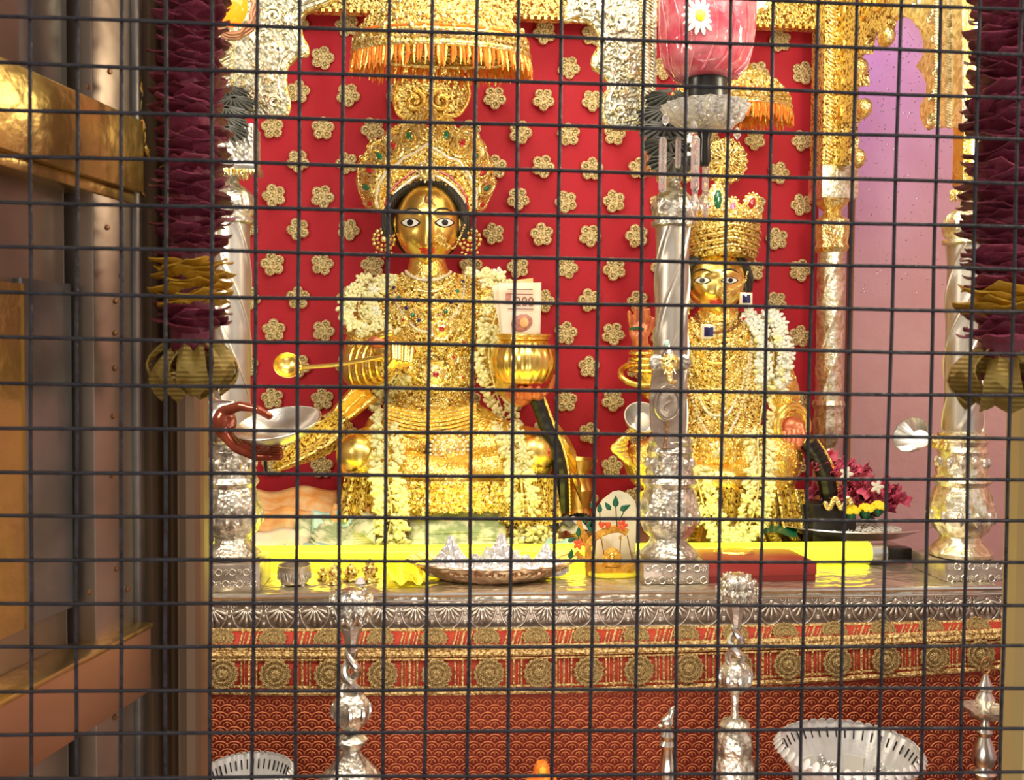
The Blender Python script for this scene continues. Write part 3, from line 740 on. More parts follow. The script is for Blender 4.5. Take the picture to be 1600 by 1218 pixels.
# ---------------------------------------------------------------- altar cloth (brocade bands + scale cloth)
def cloth():
    t = thing('altar_cloth', 'red and gold brocade altar cloth with round medallions hanging below the silver frieze', 'cloth', ((xL + xR) / 2, YF - .05, 0))
    D1 = 2.085
    zt0 = ZFB - .001
    # image y of the cloth's lines as functions of x
    def yy(px, c0, c1, c2): f = (px - 320) / 1240; return c0 * (1 - f) * (1 - f) * 1 + c1 * 2 * f * (1 - f) + c2 * f * f
    top = lambda px: yy(px, 982, 984, 968)
    mid = lambda px: yy(px, 1014, 1020, 988)
    b0 = lambda px: yy(px, 1022, 1026, 994)
    b1 = lambda px: yy(px, 1084, 1096, 1046)
    def strip(f0, f1, Da, Db, dy=0, n=100, th=.002, nv=2, m=BRO_R, name='band', wav=0):
        def fn(u, v):
            px = 250 + (1566 - 250) * u; p = W(px, f0(px) * (1 - v) + f1(px) * v, Da + (Db - Da) * v); p.y += wav * sin(u * 60) * v; return p
        return obj(name, B().grid(fn, n, nv, th), m, t, sharp=0)
    strip(top, mid, 2.105, 2.06, name='upper_band')
    strip(b0, b1, 2.058, 2.055, name='medallion_band')
    strip(lambda p: b1(p) - 3, lambda p: 1300, 2.056, 2.09, nv=30, name='skirt', m=SCLOTH, wav=.006)
    # gold braids
    for f, D, r in ((lambda p: mid(p) - 2, 2.058, 5), (b0, 2.055, 5), (lambda p: b0(p) - 5, 2.056, 3), (lambda p: b1(p) - 4, 2.052, 4.5), (lambda p: b1(p) - 13, 2.053, 2), (lambda p: b0(p) + 8, 2.053, 2), (lambda p: top(p) + 2, 2.1, 3)):
        pts = [W(250 + 1316 * i / 80, f(250 + 1316 * i / 80), D) for i in range(81)]
        obj('gold_braid', B().tube(pts, r * S(2.05), 8), BRO_G, t)
    md = B(); ysc = M.Rotation(R(90), 3, 'X')
    md.lathe([(1, 0), (1, .12), (.84, .16), (.76, .02), (.66, .02), (.62, .16), (.50, .16), (.46, .03), (.36, .03), (.32, .2), (.12, .26), (.02, .2)], (0, 0, 0), 32, lambda a, z, i: 1 + (.07 * cos(16 * a) if i < 3 else 0), mx=ysc)
    me = mesh('medallion', md, MEDU)
    xs = [348, 430, 515, 598, 682, 764, 842, 920, 998, 1076, 1153, 1231, 1308, 1384, 1459, 1532]
    s = 24 * S(2.05)
    for x in xs:
        y = (b0(x) + b1(x)) / 2 - 1
        piece('medallion', me, t, face_cam(W(x, y, 2.048), (s, s, s), uni(0, 1)))
        y = (top(x) + mid(x)) / 2; n = V((0, -.9, .6)).normalized()
        piece('medallion', me, t, face_cam(W(x - 4, y, 2.077), (s * .9, s * .7, s * .72), 0, n))
    st = B(); st2 = B()
    for i in range(len(xs) - 1):
        mx = (xs[i] + xs[i + 1]) / 2
        for dx, w in ((-12, 3), (-7, 1.2), (0, 4), (7, 1.2), (12, 3)):
            x = mx + dx; p = W(x, b0(x) + 8, 2.0535); q = W(x, b1(x) - 10, 2.0515)
            st.tube([p, q], w * S(2.05) * .5, 6)
            p = W(x + 3, top(x) + 5, 2.100); q = W(x - 3, mid(x) - 4, 2.060); st2.tube([p + V((0, -.002, .002)), q + V((0, -.002, .002))], w * S(2.05) * .5, 6)
    obj('woven_stripes', st, BRO_G, t, kind='stuff'); obj('woven_stripes', st2, BRO_G, t, kind='stuff')
    # scale pattern threads
    th = B(); dx = 22; dy = 11.5; k = S(2.07)
    y = 1052; r = 0
    while y < 1240:
        x = 322 + (dx / 2 if r % 2 else 0)
        while x < 1566:
            if y > b1(x) + 4:
                v = (y - b1(x)) / (1300 - b1(x)); u = (x - 250) / 1316; D = 2.056 + .034 * v + .006 * sin(u * 60) * v - .003; f = D / 2.07
                c = W(x, y, D)
                th.tube([c + V((cos(a) * 11.5 * k, 0, sin(a) * 9 * k)) for a in [pi * (.04 + .92 * i / 6) for i in range(7)]], 1.15 * k, 4)
                th.tube([c + V((cos(a) * 6 * k, 0, sin(a) * 5 * k)) for a in [pi * i / 4 for i in range(5)]], .9 * k, 3)
                th.tube([c + V((0, 0, -1 * k)), c + V((0, -.001, 7 * k))], [1.8 * k, .8 * k], 4)
            x += dx
        y += dy; r += 1
    obj('scale_embroidery', th, STHREAD, t, kind='stuff')
cloth()

# ---------------------------------------------------------------- statues
def filigree(bvs, parent, regions, n, m, size, seed=1, name='filigree', temps=None, off=0):
    random.seed(seed); b = B(); temps = temps or [FLOR, RING, BEAD, BEAD, RING]
    c = 0; tries = 0
    while c < n and tries < n * 6:
        tries += 1; (x0, y0, x1, y1) = random.choice(regions); px, py = uni(x0, x1), uni(y0, y1)
        for bv in bvs:
            h = shoot(bv, px, py, off)
            if h:
                p, nn = h; k = size * uni(.6, 1.3); t = random.choice(temps)
                if t is BEAD: k *= .55
                b.stamp(t, face_cam(p, k, uni(0, 6), nn)); c += 1; break
    if b.v: return obj(name, b, m, parent, kind='stuff')
def bead_line(bv, pts, n, r, parent, m, name='bead_string', off=0, temp=BEAD, D=None):
    b = B(); sp = spline(pts, n)
    for q in sp:
        h = shoot(bv, q.x, q.y, off) if bv else None
        if h: p, nn = h
        elif D: p, nn = W(q.x, q.y, D), V((0, -1, 0))
        else: continue
        b.stamp(temp, face_cam(p, r * uni(.85, 1.15), 0, nn))
    if b.v: return obj(name, b, m, parent)
def head(parent, px, py, D, wpx, hpx, eye=(.53, .03), nose=-.5, mouth=-.64, ears=True):
    k = S(D, px); a = wpx * k; bz = hpx * k; c = a * .95; ctr = W(px, py, D)
    g = lambda x, s: exp(-(x / s) ** 2)
    def fn(v):
        u, w, z = v.x, -v.y, v.z
        if w < -.1: return 1
        f = min(1, (w + .1) * 2.2); d = 0
        t = (z - nose) / (.12 - nose)
        if 0 <= t <= 1: d += (.30 * (1 - t) ** 1.1 + .07) * g(u, .10 + .07 * (1 - t))
        elif t < 0: d += .37 * g(u, .17) * g(z - nose, .07)
        d += .05 * g(z - .25, .12) * g(abs(u) - .38, .3) - .07 * g(abs(u) - eye[0] * .8, .2) * g(z - eye[1], .13)
        d += .06 * g(abs(u) - .5, .22) * g(z + .38, .22) + .09 * g(u, .2) * g(z - mouth, .09) + .13 * g(u, .22) * g(z + .9, .14) - .04 * g(u, .2) * g(z + .78, .04)
        return 1 + d * f
    def fn2(v):
        q = fn(v); return q
    b = B().ell(ctr, (a, c, bz), 72, 56, None, fn2)
    for v in b.v:                       # jaw taper
        z = (v.z - ctr.z) / bz
        if z < -.1: v.x = ctr.x + (v.x - ctr.x) * (1 - .13 * ((-z - .1) / .9) ** 1.6) * 1.05
        else: v.x = ctr.x + (v.x - ctr.x) * 1.05
    h = obj('head', b, GOLD, parent, sharp=0)
    bv = BVHTree.FromPolygons([tuple(v) for v in b.v], b.f)
    X = lambda u: px + u * wpx; Y = lambda v: py - v * hpx
    for s in (-1, 1):
        ex, ey = X(s * eye[0]), Y(eye[1]); ew = wpx * .27; eh = hpx * .10
        def lens(sc, off, n=20, dx=0):
            top = []; bot = []
            for i in range(n + 1):
                q = i / n * 2 - 1; w = (1 - q * q) ** .9
                top.append((ex + dx + q * ew * sc, ey - w * eh * sc)); bot.append((ex + dx + q * ew * sc, ey + w * eh * sc * .8))
            return top, bot
        def patch(sc, off, m, name, circ=None):
            bb = B(); n = 14
            def f(u, v):
                if circ:
                    aa = 2 * pi * u; x, y = ex + cos(aa) * circ * v, ey + sin(aa) * circ * v
                else:
                    q = u * 2 - 1; w = max(0, 1 - q * q) ** .8; x = ex + q * ew * sc; y = ey + (v * 2 - 1) * w * eh * sc
                hh = shoot(bv, x, y, off); return hh[0] if hh else W(x, y, D - c)
            return obj(name, bb.grid(f, n, 6, .0006), m, parent, sharp=0)
        patch(1.22, .0008, BLACK, 'eye_line'); patch(1, .0022, WHITE, 'eye'); patch(1, .0042, BLACK, 'iris', eh * .8)
        br = [shoot(bv, X(s * (.14 + .70 * q)), Y(eye[1] + .20 + .16 * sin(pi * (q * .8 + .1))), .0003) for q in [i / 12 for i in range(13)]]
        br = [q[0] for q in br if q]
        if len(br) > 3: obj('eyebrow', B().tube(br, [(.4 + 1.2 * sin(pi * i / (len(br) - 1))) * k for i in range(len(br))], 6), HAIR, parent)
    for q, wd, hh_, yy in (('upper', .29, .045, mouth + .03), ('lower', .24, .055, mouth - .045)):
        def f(u, v):
            a_ = u * 2 - 1; w = max(0, 1 - a_ * a_) ** .6
            cup = -.02 * g(a_, .15) if q == 'upper' else 0
            x = X(a_ * wd); y = Y(yy + cup + .03 * a_ * a_ + (v - .5) * 2 * hh_ * w)
            h_ = shoot(bv, x, y, (.0005 + .0035 * w * sin(pi * v)) * k / .0019); return h_[0] if h_ else W(x, y, D - c)
        obj('lip', B().grid(f, 14, 5, .001), LIP, parent, sharp=0)
    if ears:
        for s in (-1, 1):
            e = ctr + V((s * a * 1.03, .004, bz * .0))
            obj('ear', B().ell(e, (a * .10, a * .2, bz * .22), 12, 10), GOLD, parent, sharp=0)
    return bv, k, ctr
def hand_blob(b, palm, fdirs, pr, side):
    # palm: centre; fdirs: list of finger polylines (world points); pr: palm radii
    b.ell(palm, pr, 14, 10)
    for pts, r in fdirs:
        for i in range(len(pts) - 1): b.cap(pts[i], r * (1 - .12 * i), pts[i + 1], r * (1 - .12 * (i + 1)), 6)
# Crown of the large statue: radial plate between hairline arch and scalloped outline
def crown_plate(parent, cx, cy, D, outline, inner, m, n=110, rings=10, bulge=.05):
    cen = (cx, cy)
    def radius(poly, th):
        best = 0; dx, dy = cos(th), -sin(th)
        for i in range(len(poly) - 1):
            (x1, y1), (x2, y2) = poly[i], poly[i + 1]; ex, ey = x2 - x1, y2 - y1
            den = dx * ey - dy * ex
            if abs(den) < 1e-9: continue
            t = ((x1 - cx) * ey - (y1 - cy) * ex) / den; u = ((x1 - cx) * dy - (y1 - cy) * dx) / den
            if -1e-6 <= u <= 1 + 1e-6 and t > best: best = t
        return best
    a0, a1 = R(172), R(8)
    def fn(u, v):
        th = a0 + (a1 - a0) * u; ri = radius(inner, th); ro = radius(outline, th) - 2 + 6 * abs(sin(13 * pi * u))
        ro = max(ro, ri + 12); r = ri + (ro - ri) * v
        d = D - .045 + .09 * v * v - bulge * sin(pi * v) * .35 + abs(cos(th)) * .02
        return W(cx + cos(th) * r, cy - sin(th) * r, d)
    b = B().grid(fn, n, rings, .008)
    o = obj('crown_plate', b, m, parent, sharp=0)
    return o, BVHTree.FromPolygons([tuple(v) for v in b.v], b.f), radius

def big_statue():
    D = 2.9; k = S(D, 670)
    t = thing('gilded_goddess_statue', 'large seated gilded goddess statue with fan crown holding ladle and pot', 'statue', (W(690, 820, D).x, D, ZT))
    w = lambda x, y, d=0: W(x, y, D + d)
    b = B()
    b.ell(w(672, 500, .01), (92 * k, 58 * k, 80 * k), 24, 16); b.ell(w(672, 590, .01), (72 * k, 50 * k, 70 * k), 24, 16)
    b.ell(w(680, 670, -.02), (110 * k, 70 * k, 50 * k), 24, 16)
    b.cap(w(668, 395), 26 * k, w(668, 440), 36 * k); b.cap(w(600, 465, .02), 36 * k, w(742, 465, .02), 36 * k, 10)
    # arms
    b.cap(w(588, 478, .0), 36 * k, w(562, 575, -.03), 32 * k, 9); b.cap(w(562, 578, -.03), 30 * k, w(612, 565, -.17), 20 * k, 9)
    b.cap(w(758, 478, .0), 36 * k, w(790, 590, -.02), 30 * k, 9); b.cap(w(790, 592, -.02), 27 * k, w(812, 618, -.16), 18 * k, 9)
    # crossed legs
    b.cap(w(650, 690, -.05), 52 * k, w(568, 712, -.14), 40 * k, 9); b.cap(w(720, 690, -.05), 52 * k, w(828, 708, -.14), 40 * k, 9)
    b.cap(w(568, 725, -.15), 36 * k, w(720, 748, -.22), 26 * k, 10); b.cap(w(828, 722, -.15), 36 * k, w(690, 745, -.20), 26 * k, 10)
    b.ell(w(695, 770, 0), (150 * k, 95 * k, 50 * k), 24, 12)
    body, bv = remesh(b, 'body', GOLDB, .0075, 5, t)
    # smooth polished knee caps
    for x, y in ((560, 712), (833, 708)):
        kb = B().ell(w(x, y, -.165), (33 * k, 30 * k, 34 * k), 32, 20); obj('knee_cap', kb, GOLD, t, sharp=0)
        for s in (-1, 1):
            obj('knee_band', B().tube([w(x + s * 22 + 3 * sin(q * 3), y - 24 + q * 48, -.165 - .045 * sin(pi * q)) for q in [i / 10 for i in range(11)]], 1.4 * k, 6), GEMR, t)
    # pedestal of gathered golden cloth
    def ped(a, z, i): return 1 + .035 * sin(22 * a) + .02 * sin(37 * a + i)
    z0 = ZT; z1 = w(690, 755).z
    obj('pedestal', B().lathe([(185 * k, z0), (178 * k, z0 + .02), (160 * k, (z0 + z1) / 2), (150 * k, z1), (120 * k, z1 + .01)], (w(700, 700).x, D + .03, 0), 180, ped, .54), FILI, t)
    for (x0, x1, y0, y1) in ((538, 600, 745, 812), (790, 868, 745, 815), (600, 680, 758, 800)):
        def fn(u, v): return w(x0 + (x1 - x0) * u + (u - .5) * 22 * v, y0 + (y1 - y0) * v + 8 * sin(pi * u) * v, -.235 + .016 * sin(u * 22 + v * 2) - .03 * v + .012 * sin(v * 5))
        obj('gathered_cloth', B().grid(fn, 40, 8, .003), FILI, t)
    # draped scarf to the left, side drape to the right
    def dr(u, v):
        p = spline([(520, 640), (470, 668), (435, 700), (425, 728)], 20)[int(u * 20)]; q = spline([(548, 655), (545, 690), (500, 715), (432, 738)], 20)[int(u * 20)]
        return w(p.x + (q.x - p.x) * v, p.y + (q.y - p.y) * v, -.05 - .02 * sin(v * 11) - .08 * u)
    obj('scarf', B().grid(dr, 20, 12, .004), FILI, t)
    def dr(u, v): return w(560 - 60 * u + 30 * v * (1 - u), 590 + 70 * u + 34 * v, -.04 - .015 * sin(v * 9))
    obj('scarf', B().grid(dr, 14, 10, .004), GOLDB, t)
    def dr(u, v): return w(838 + 60 * u + 12 * v, 645 + 60 * u * u + 42 * v + 40 * u * v, .04 + .012 * sin(v * 10 + u * 3))
    obj('scarf', B().grid(dr, 14, 10, .004), GOLDB, t)
    # waist folds
    for i in range(7):
        pts = [w(600 + 24 * j, 632 + i * 6 + 14 * sin(pi * j / 6), -.14 - .004 * i) for j in range(7)]
        obj('sash_fold', B().tube(spline(pts, 18), (3.4 - i * .15) * k, 6), GOLDB, t)
    # head
    hv, hk, hc = head(t, 668, 351, D - .02, 48, 62, eye=(.55, .05), nose=-.50, mouth=-.66)
    # hair arch
    pts = [(607, 368), (604, 340), (612, 315), (630, 297), (650, 287), (668, 284), (688, 287), (706, 299), (720, 318), (727, 345), (724, 372)]
    obj('hair', B().tube([w(q.x, q.y, -.022) for q in spline(pts, 40)], 9 * k, 10), HAIR, t)
    obj('hair', B().ell(w(668, 345, .04), (60 * k, 34 * k, 66 * k), 24, 16), HAIR, t)
    obj('bindi', B().ell(shoot(hv, 668, 313, 0)[0], (5 * k, 2.5 * k, 9 * k), 12, 8), BRONZE, t)
    for s, x0 in ((-1, 655), (1, 681)):
        q = [shoot(hv, x0 - s * 10 * sin(pi * i / 8) * .6, 306 + 16 * i / 8, .0004) for i in range(9)]; obj('forehead_mark', B().tube([a[0] for a in q if a], 1.2 * k, 5), PALEG, t)
    # nose ring cluster and cheek chain
    nr = B()
    for (x, y) in ((688, 368), (682, 373), (693, 374), (687, 380), (681, 385), (695, 382), (700, 386)):
        h = shoot(hv, x, y, .003)
        if h: nr.stamp(FLOR, face_cam(h[0], 4.6 * k, 0, h[1]))
    obj('nose_ornament', nr, PALEG, t)
    bead_line(hv, [(696, 380), (708, 388), (718, 372), (726, 352)], 16, 1.8 * k, t, PALEG, 'nose_chain', .002, D=D - .06)
    # crown
    out = [(579, 345), (579, 333), (560, 297), (558, 262), (572, 234), (583, 221), (601, 214), (607, 203), (624, 193), (641, 186), (648, 178), (668, 163), (690, 179), (703, 186), (714, 200), (745, 203), (752, 221), (762, 238), (768, 257), (774, 286), (765, 310), (750, 331), (746, 345)]
    inn = [(596, 350), (604, 334), (612, 312), (628, 296), (648, 282), (668, 274), (688, 282), (708, 296), (722, 312), (730, 334), (736, 350)]
    cp, cbv, rad = crown_plate(t, 668, 340, D, out, inn, FILI)
    def arcline(f, n, a0=168, a1=12):
        res = []
        for i in range(n + 1):
            th = R(a0 + (a1 - a0) * i / n); ri, ro = rad(inn, th), rad(out, th); r = ri + (ro - ri) * f
            res.append((668 + cos(th) * r, 340 - sin(th) * r))
        return res
    for f, mm, r in ((.05, PEARL, 2.6), (.14, GEMR, 1.8), (.36, PALEG, 2.4), (.43, PEARL, 2.6), (.96, PALEG, 2.6)):
        bead_line(cbv, arcline(f, 40), 110, r * k, t, mm, 'crown_beading', .002)
    # feather plumes with gems
    for i in range(13):
        th = R(166 - 152 * i / 12); ri, ro = rad(inn, th), rad(out, th)
        pm = B(); ct = []
        for f in (.46, .97): ct.append((668 + cos(th) * (ri + (ro - ri) * f), 340 - sin(th) * (ri + (ro - ri) * f)))
        a = shoot(cbv, *ct[0]); c = shoot(cbv, 668 + cos(th) * (ri + (ro - ri) * .9), 340 - sin(th) * (ri + (ro - ri) * .9))
        if not a or not c: continue
        mid = a[0].lerp(c[0], .55) + a[1] * .006; ax_ = (c[0] - a[0]); L = ax_.length; ax_.normalize(); nn = a[1]; sx = ax_.cross(nn).normalized()
        ring = [mid + ax_ * (cos(q) * L * .5) + sx * (sin(q) * L * .24 * (1 - .3 * cos(q))) for q in [2 * pi * j / 20 for j in range(20)]]
        pm.tube(ring, 2.8 * k, 6, True); ring = [mid + ax_ * (cos(q) * L * .34 + L * .05) + sx * (sin(q) * L * .14) for q in [2 * pi * j / 16 for j in range(16)]]
        pm.tube(ring, 2.0 * k, 5, True)
        pl = obj('crown_plume', pm, PALEG, t)
        gm = B(); gm.ell((0, 0, 0), 1, 12, 8); g2 = B().stamp(gm, basis(sx, nn, ax_, mid + ax_ * L * .05, (4.2 * k, 3.6 * k, 9.5 * k)))
        obj('gem', g2, GEMG if i % 2 else GEMR, pl)
    h = shoot(cbv, 668, 268, .01); ce = h[0] if h else w(668, 275, -.07)
    cm = B(); cm.lathe([(14, 0), (14, 3), (10, 5), (8, 4), (4, 7), (.5, 8)], (0, 0, 0), 24, mx=M.Rotation(R(90), 3, 'X')); cb = B()
    obj('crown_medallion', B().stamp(cm, M.Translation(ce) @ M.Scale(k, 4)), PALEG, t)
    for j in range(14):
        a = j * pi / 7; cb.ell(ce + V((cos(a) * 16 * k, -.004, sin(a) * 16 * k)), 2 * k, 8, 6)
    obj('crown_medallion_pearls', cb, PEARL, t)
    filigree([cbv], t, [(555, 160, 780, 345)], 650, GOLDB, 3.6 * k, 3, 'crown_filigree', off=.001)
    # halo scroll ornament behind, above the crown
    hl = B()
    pts = [(668, 186), (640, 188), (622, 178), (616, 155), (620, 132), (632, 122), (616, 108), (614, 84), (622, 70), (668, 62), (712, 70), (722, 92), (716, 112), (728, 126), (733, 148), (726, 168), (712, 182), (690, 180)]
    sp = [w(q.x, q.y, .07) for q in spline(pts + [pts[0]], 70)]
    hl.extr(sp, (0, .02, 0)); obj('halo_plate', hl, FILI, t, False)
    obj('halo_edge', B().tube([p + V((0, -.004, 0)) for p in sp], 3 * k, 8), GOLDB, t)
    for s, x in ((-1, 648), (1, 688)):
        obj('halo_scroll', B().tube(scroll(w(x, 158, .06), 17 * k, 1.5, 30, flip=s, start=pi / 2), 4.2 * k, 8), GOLDB, t)
    # earrings
    for x, y in ((600, 374), (734, 374)):
        e = B(); c = w(x, y, -.02)
        for r, n_, br in ((16, 14, 3.4), (10, 10, 2.6)):
            for j in range(n_): a = 2 * pi * j / n_; e.ell(c + V((cos(a) * r * k, -.002 * (16 - r), sin(a) * r * k)), br * k, 8, 6)
        e.ell(c + V((0, -.01, 0)), 5 * k, 10, 8)
        for j in range(5): e.ell(c + V(((j - 2) * 6 * k, 0, (-20 - 3 * (2 - abs(j - 2))) * k)), 2.4 * k, 8, 6)
        er = obj('earring', e, PALEG, t); obj('ear_chain', B().tube([c + V((0, 0, 14 * k)), w(x + (8 if x < 668 else -8), 335, -.03)], 2 * k, 6), PALEG, er)
    # necklaces
    for (half, drop, mm, r, n_) in ((36, 18, PEARL, 2.6, 40), (42, 34, PALEG, 3, 44), (50, 60, GOLDB, 3.2, 50), (58, 92, PEARL, 2.2, 80), (66, 124, PALEG, 3, 80), (74, 165, GOLDB, 3.2, 90), (80, 205, PALEG, 2.6, 110)):
        y0 = 420 + (half - 36) * .25
        pts = [(670 - half, y0 - 4), (670 - half * .86, y0 + drop * .5), (670 - half * .4, y0 + drop * .92), (672, y0 + drop), (670 + half * .4, y0 + drop * .92), (670 + half * .86, y0 + drop * .5), (670 + half, y0 - 4)]
        bead_line(bv, pts, n_, r * k, t, mm, 'necklace', .004)
    for (pts, n_) in (([(612, 438), (622, 462), (640, 486), (655, 500)], 5), ([(728, 430), (716, 452), (700, 478), (690, 500)], 5)):
        for i, q in enumerate(spline(pts, n_)):
            h = shoot(bv, q.x, q.y, .007)
            if not h: continue
            jb = obj('jewel_setting', B().stamp(FLOR, face_cam(h[0], 6.4 * k, 0, h[1])), PALEG, t)
            obj('gem', B().stamp(GEMT, face_cam(h[0] + h[1] * .003, 3.4 * k, 0, h[1])), GEMG if i % 2 == 0 else GEMB, jb)
    # pendants on the chest
    for (x, y, r) in ((689, 513, 19), (705, 560, 12), (632, 500, 10), (722, 532, 11), (680, 585, 22), (650, 545, 12), (640, 575, 9), (720, 590, 10)):
        h = shoot(bv, x, y, .008)
        if not h: continue
        pb = B(); mx = face_cam(h[0], r * k, 0, h[1])
        pb.stamp(B().lathe([(1, 0), (.9, .15), (.7, .1), (.5, .25), (.1, .3)], (0, 0, 0), 20, lambda a, z, i: 1 + .06 * cos(10 * a), mx=M.Rotation(R(90), 3, 'X')), mx)
        for j in range(12): a = j * pi / 6; pb.stamp(BEAD, mx @ M.Translation((cos(a), 0, sin(a))) @ M.Scale(.14, 4))
        pd = obj('pendant', pb, PALEG, t)
        obj('gem', B().stamp(GEMT, mx @ M.Translation((0, -.35, 0)) @ M.Scale(.22, 4)), GEMR, pd)
    filigree([bv], t, [(590, 430, 752, 640)], 1500, FILI, 4.2 * k, 5, 'chest_filigree', off=.002)
    filigree([bv], t, [(590, 430, 752, 640), (610, 480, 740, 620)], 750, PALEG, 3.4 * k, 6, 'chest_filigree', off=.004)
    filigree([bv], t, [(545, 480, 600, 600)], 220, PALEG, 3.6 * k, 8, 'arm_filigree', off=.001)
    filigree([bv], t, [(600, 640, 790, 730)], 170, GOLDB, 3.6 * k, 9, 'lap_filigree', off=.001)
    filigree([bv], t, [(600, 450, 745, 600)], 45, GEMR, 2.1 * k, 14, 'chest_red_accents', [BEAD], off=.006)  # red specks added as dark accents in place of recess shade
    # round belt brooch of pearls
    h = shoot(bv, 703, 700, .012); c = h[0] if h else w(703, 700, -.2)
    c = c + V((0, -.01, 0)); br = B(); pr = B()
    br.lathe([(27, 0), (24, 4), (18, 3), (12, 7), (5, 9), (.5, 9)], (0, 0, 0), 32, mx=M.Rotation(R(90), 3, 'X'))
    bo = obj('belt_brooch', B().stamp(br, M.Translation(c) @ M.Scale(k, 4)), PALEG, t)
    for rr, n_, s in ((28, 26, 2.8), (21, 18, 2.6), (13, 12, 2.4)):
        for j in range(n_): a = 2 * pi * j / n_; pr.ell(c + V((cos(a) * rr * k, -.004 - (28 - rr) * .0006, sin(a) * rr * k)), s * k, 8, 6)
    obj('pearls', pr, PEARL, bo); obj('gem', B().ell(c + V((0, -.02, 0)), (5 * k, 3 * k, 4 * k), 12, 8), GLASS, bo)
    # ornate belt hanging in front of the pedestal
    bb = B()
    random.seed(11)
    for i in range(420):
        x, y = uni(632, 792), uni(755, 798); bb.stamp(random.choice((RING, FLOR, BEAD)), face_cam(w(x, y, -.275 + uni(-.008, .004)), 5 * k * uni(.6, 1.1), uni(0, 6)))
    obj('hanging_belt', bb, PALEG, t, kind='stuff')
    obj('belt_plate', B().grid(lambda u, v: w(630 + 164 * u, 752 + 46 * v, -.268 - .01 * sin(pi * u)), 16, 4, .004), FILI, t)
    # bangles on forearms
    for i in range(5):
        c = w(566 + i * 9, 572 - i * 1.5, -.05 - .024 * i); rr = (36 - i * 2.4) * k
        tiltm = M.Rotation(R(-25), 3, 'Z') @ M.Rotation(R(75), 3, 'X')
        obj('bangle', B().tube([c + M.Rotation(R(62), 3, 'Z') @ V((cos(a) * rr, 0, sin(a) * rr)) for a in [2 * pi * j / 28 for j in range(28)]], 3.4 * k, 8, True), GOLDB if i % 2 else GOLD, t)
    for i in range(3):
        c = w(582 - i * 2, 500 + i * 9, -.01); rr = 39 * k
        obj('armlet', B().tube([c + V((cos(a) * rr, sin(a) * rr * .95, sin(a) * 3 * k)) for a in [2 * pi * j / 28 for j in range(28)]], 3.6 * k, 8, True), PALEG, t)
    # image-left hand: palm (reddened) and four fingers curled over the ladle handle
    hb = B(); hb.ell(w(606, 545, -.19), (24 * k, 16 * k, 22 * k), 16, 12)
    for j in range(4):
        bx = 606 + j * 10
        p = [w(bx - 4, 530 + j * 2, -.20), w(bx + 8, 536 + j * 3, -.235), w(bx + 9 - j, 560 + j * 2, -.25), w(bx - 3, 576 - j * 2, -.235)]
        for i in range(3): hb.cap(p[i], (5.0 - .3 * i) * k, p[i + 1], (4.7 - .3 * i) * k, 6)
    p = [w(590, 540, -.20), w(596, 524, -.225), w(610, 520, -.235)]
    for i in range(2): hb.cap(p[i], (7.4 - i) * k, p[i + 1], (6.4 - i) * k, 5)
    remesh(hb, 'hand', GOLD, .0030, 2, t)
    obj('palm_stain', B().ell(w(590, 534, -.222), (15 * k, 7 * k, 9 * k), 14, 10), SKIN, t, label='reddened palm')
    # image-right hand below the pot: palm with finger tips
    hb = B(); hb.ell(w(818, 616, -.21), (28 * k, 26 * k, 9 * k), 16, 12)
    hb.cap(w(806, 612, -.14), 15 * k, w(816, 616, -.2), 17 * k, 5)
    for j in range(4):
        bx = 802 + j * 13; p = [w(bx, 620, -.20), w(bx, 620 - j * .6, -.25), w(bx, 606 + (j == 0) * 3, -.268)]
        for i in range(2): hb.cap(p[i], (6.4 - i) * k, p[i + 1], (5.6 - i) * k, 5)
    p = [w(846, 616, -.20), w(860, 604, -.22), w(866, 588, -.22)]
    for i in range(2): hb.cap(p[i], (6.6 - i) * k, p[i + 1], (5.4 - i) * k, 5)
    remesh(hb, 'hand', SKIN, .0042, 2, t)
    return t, bv, k
BIG, BVB, KB = big_statue()

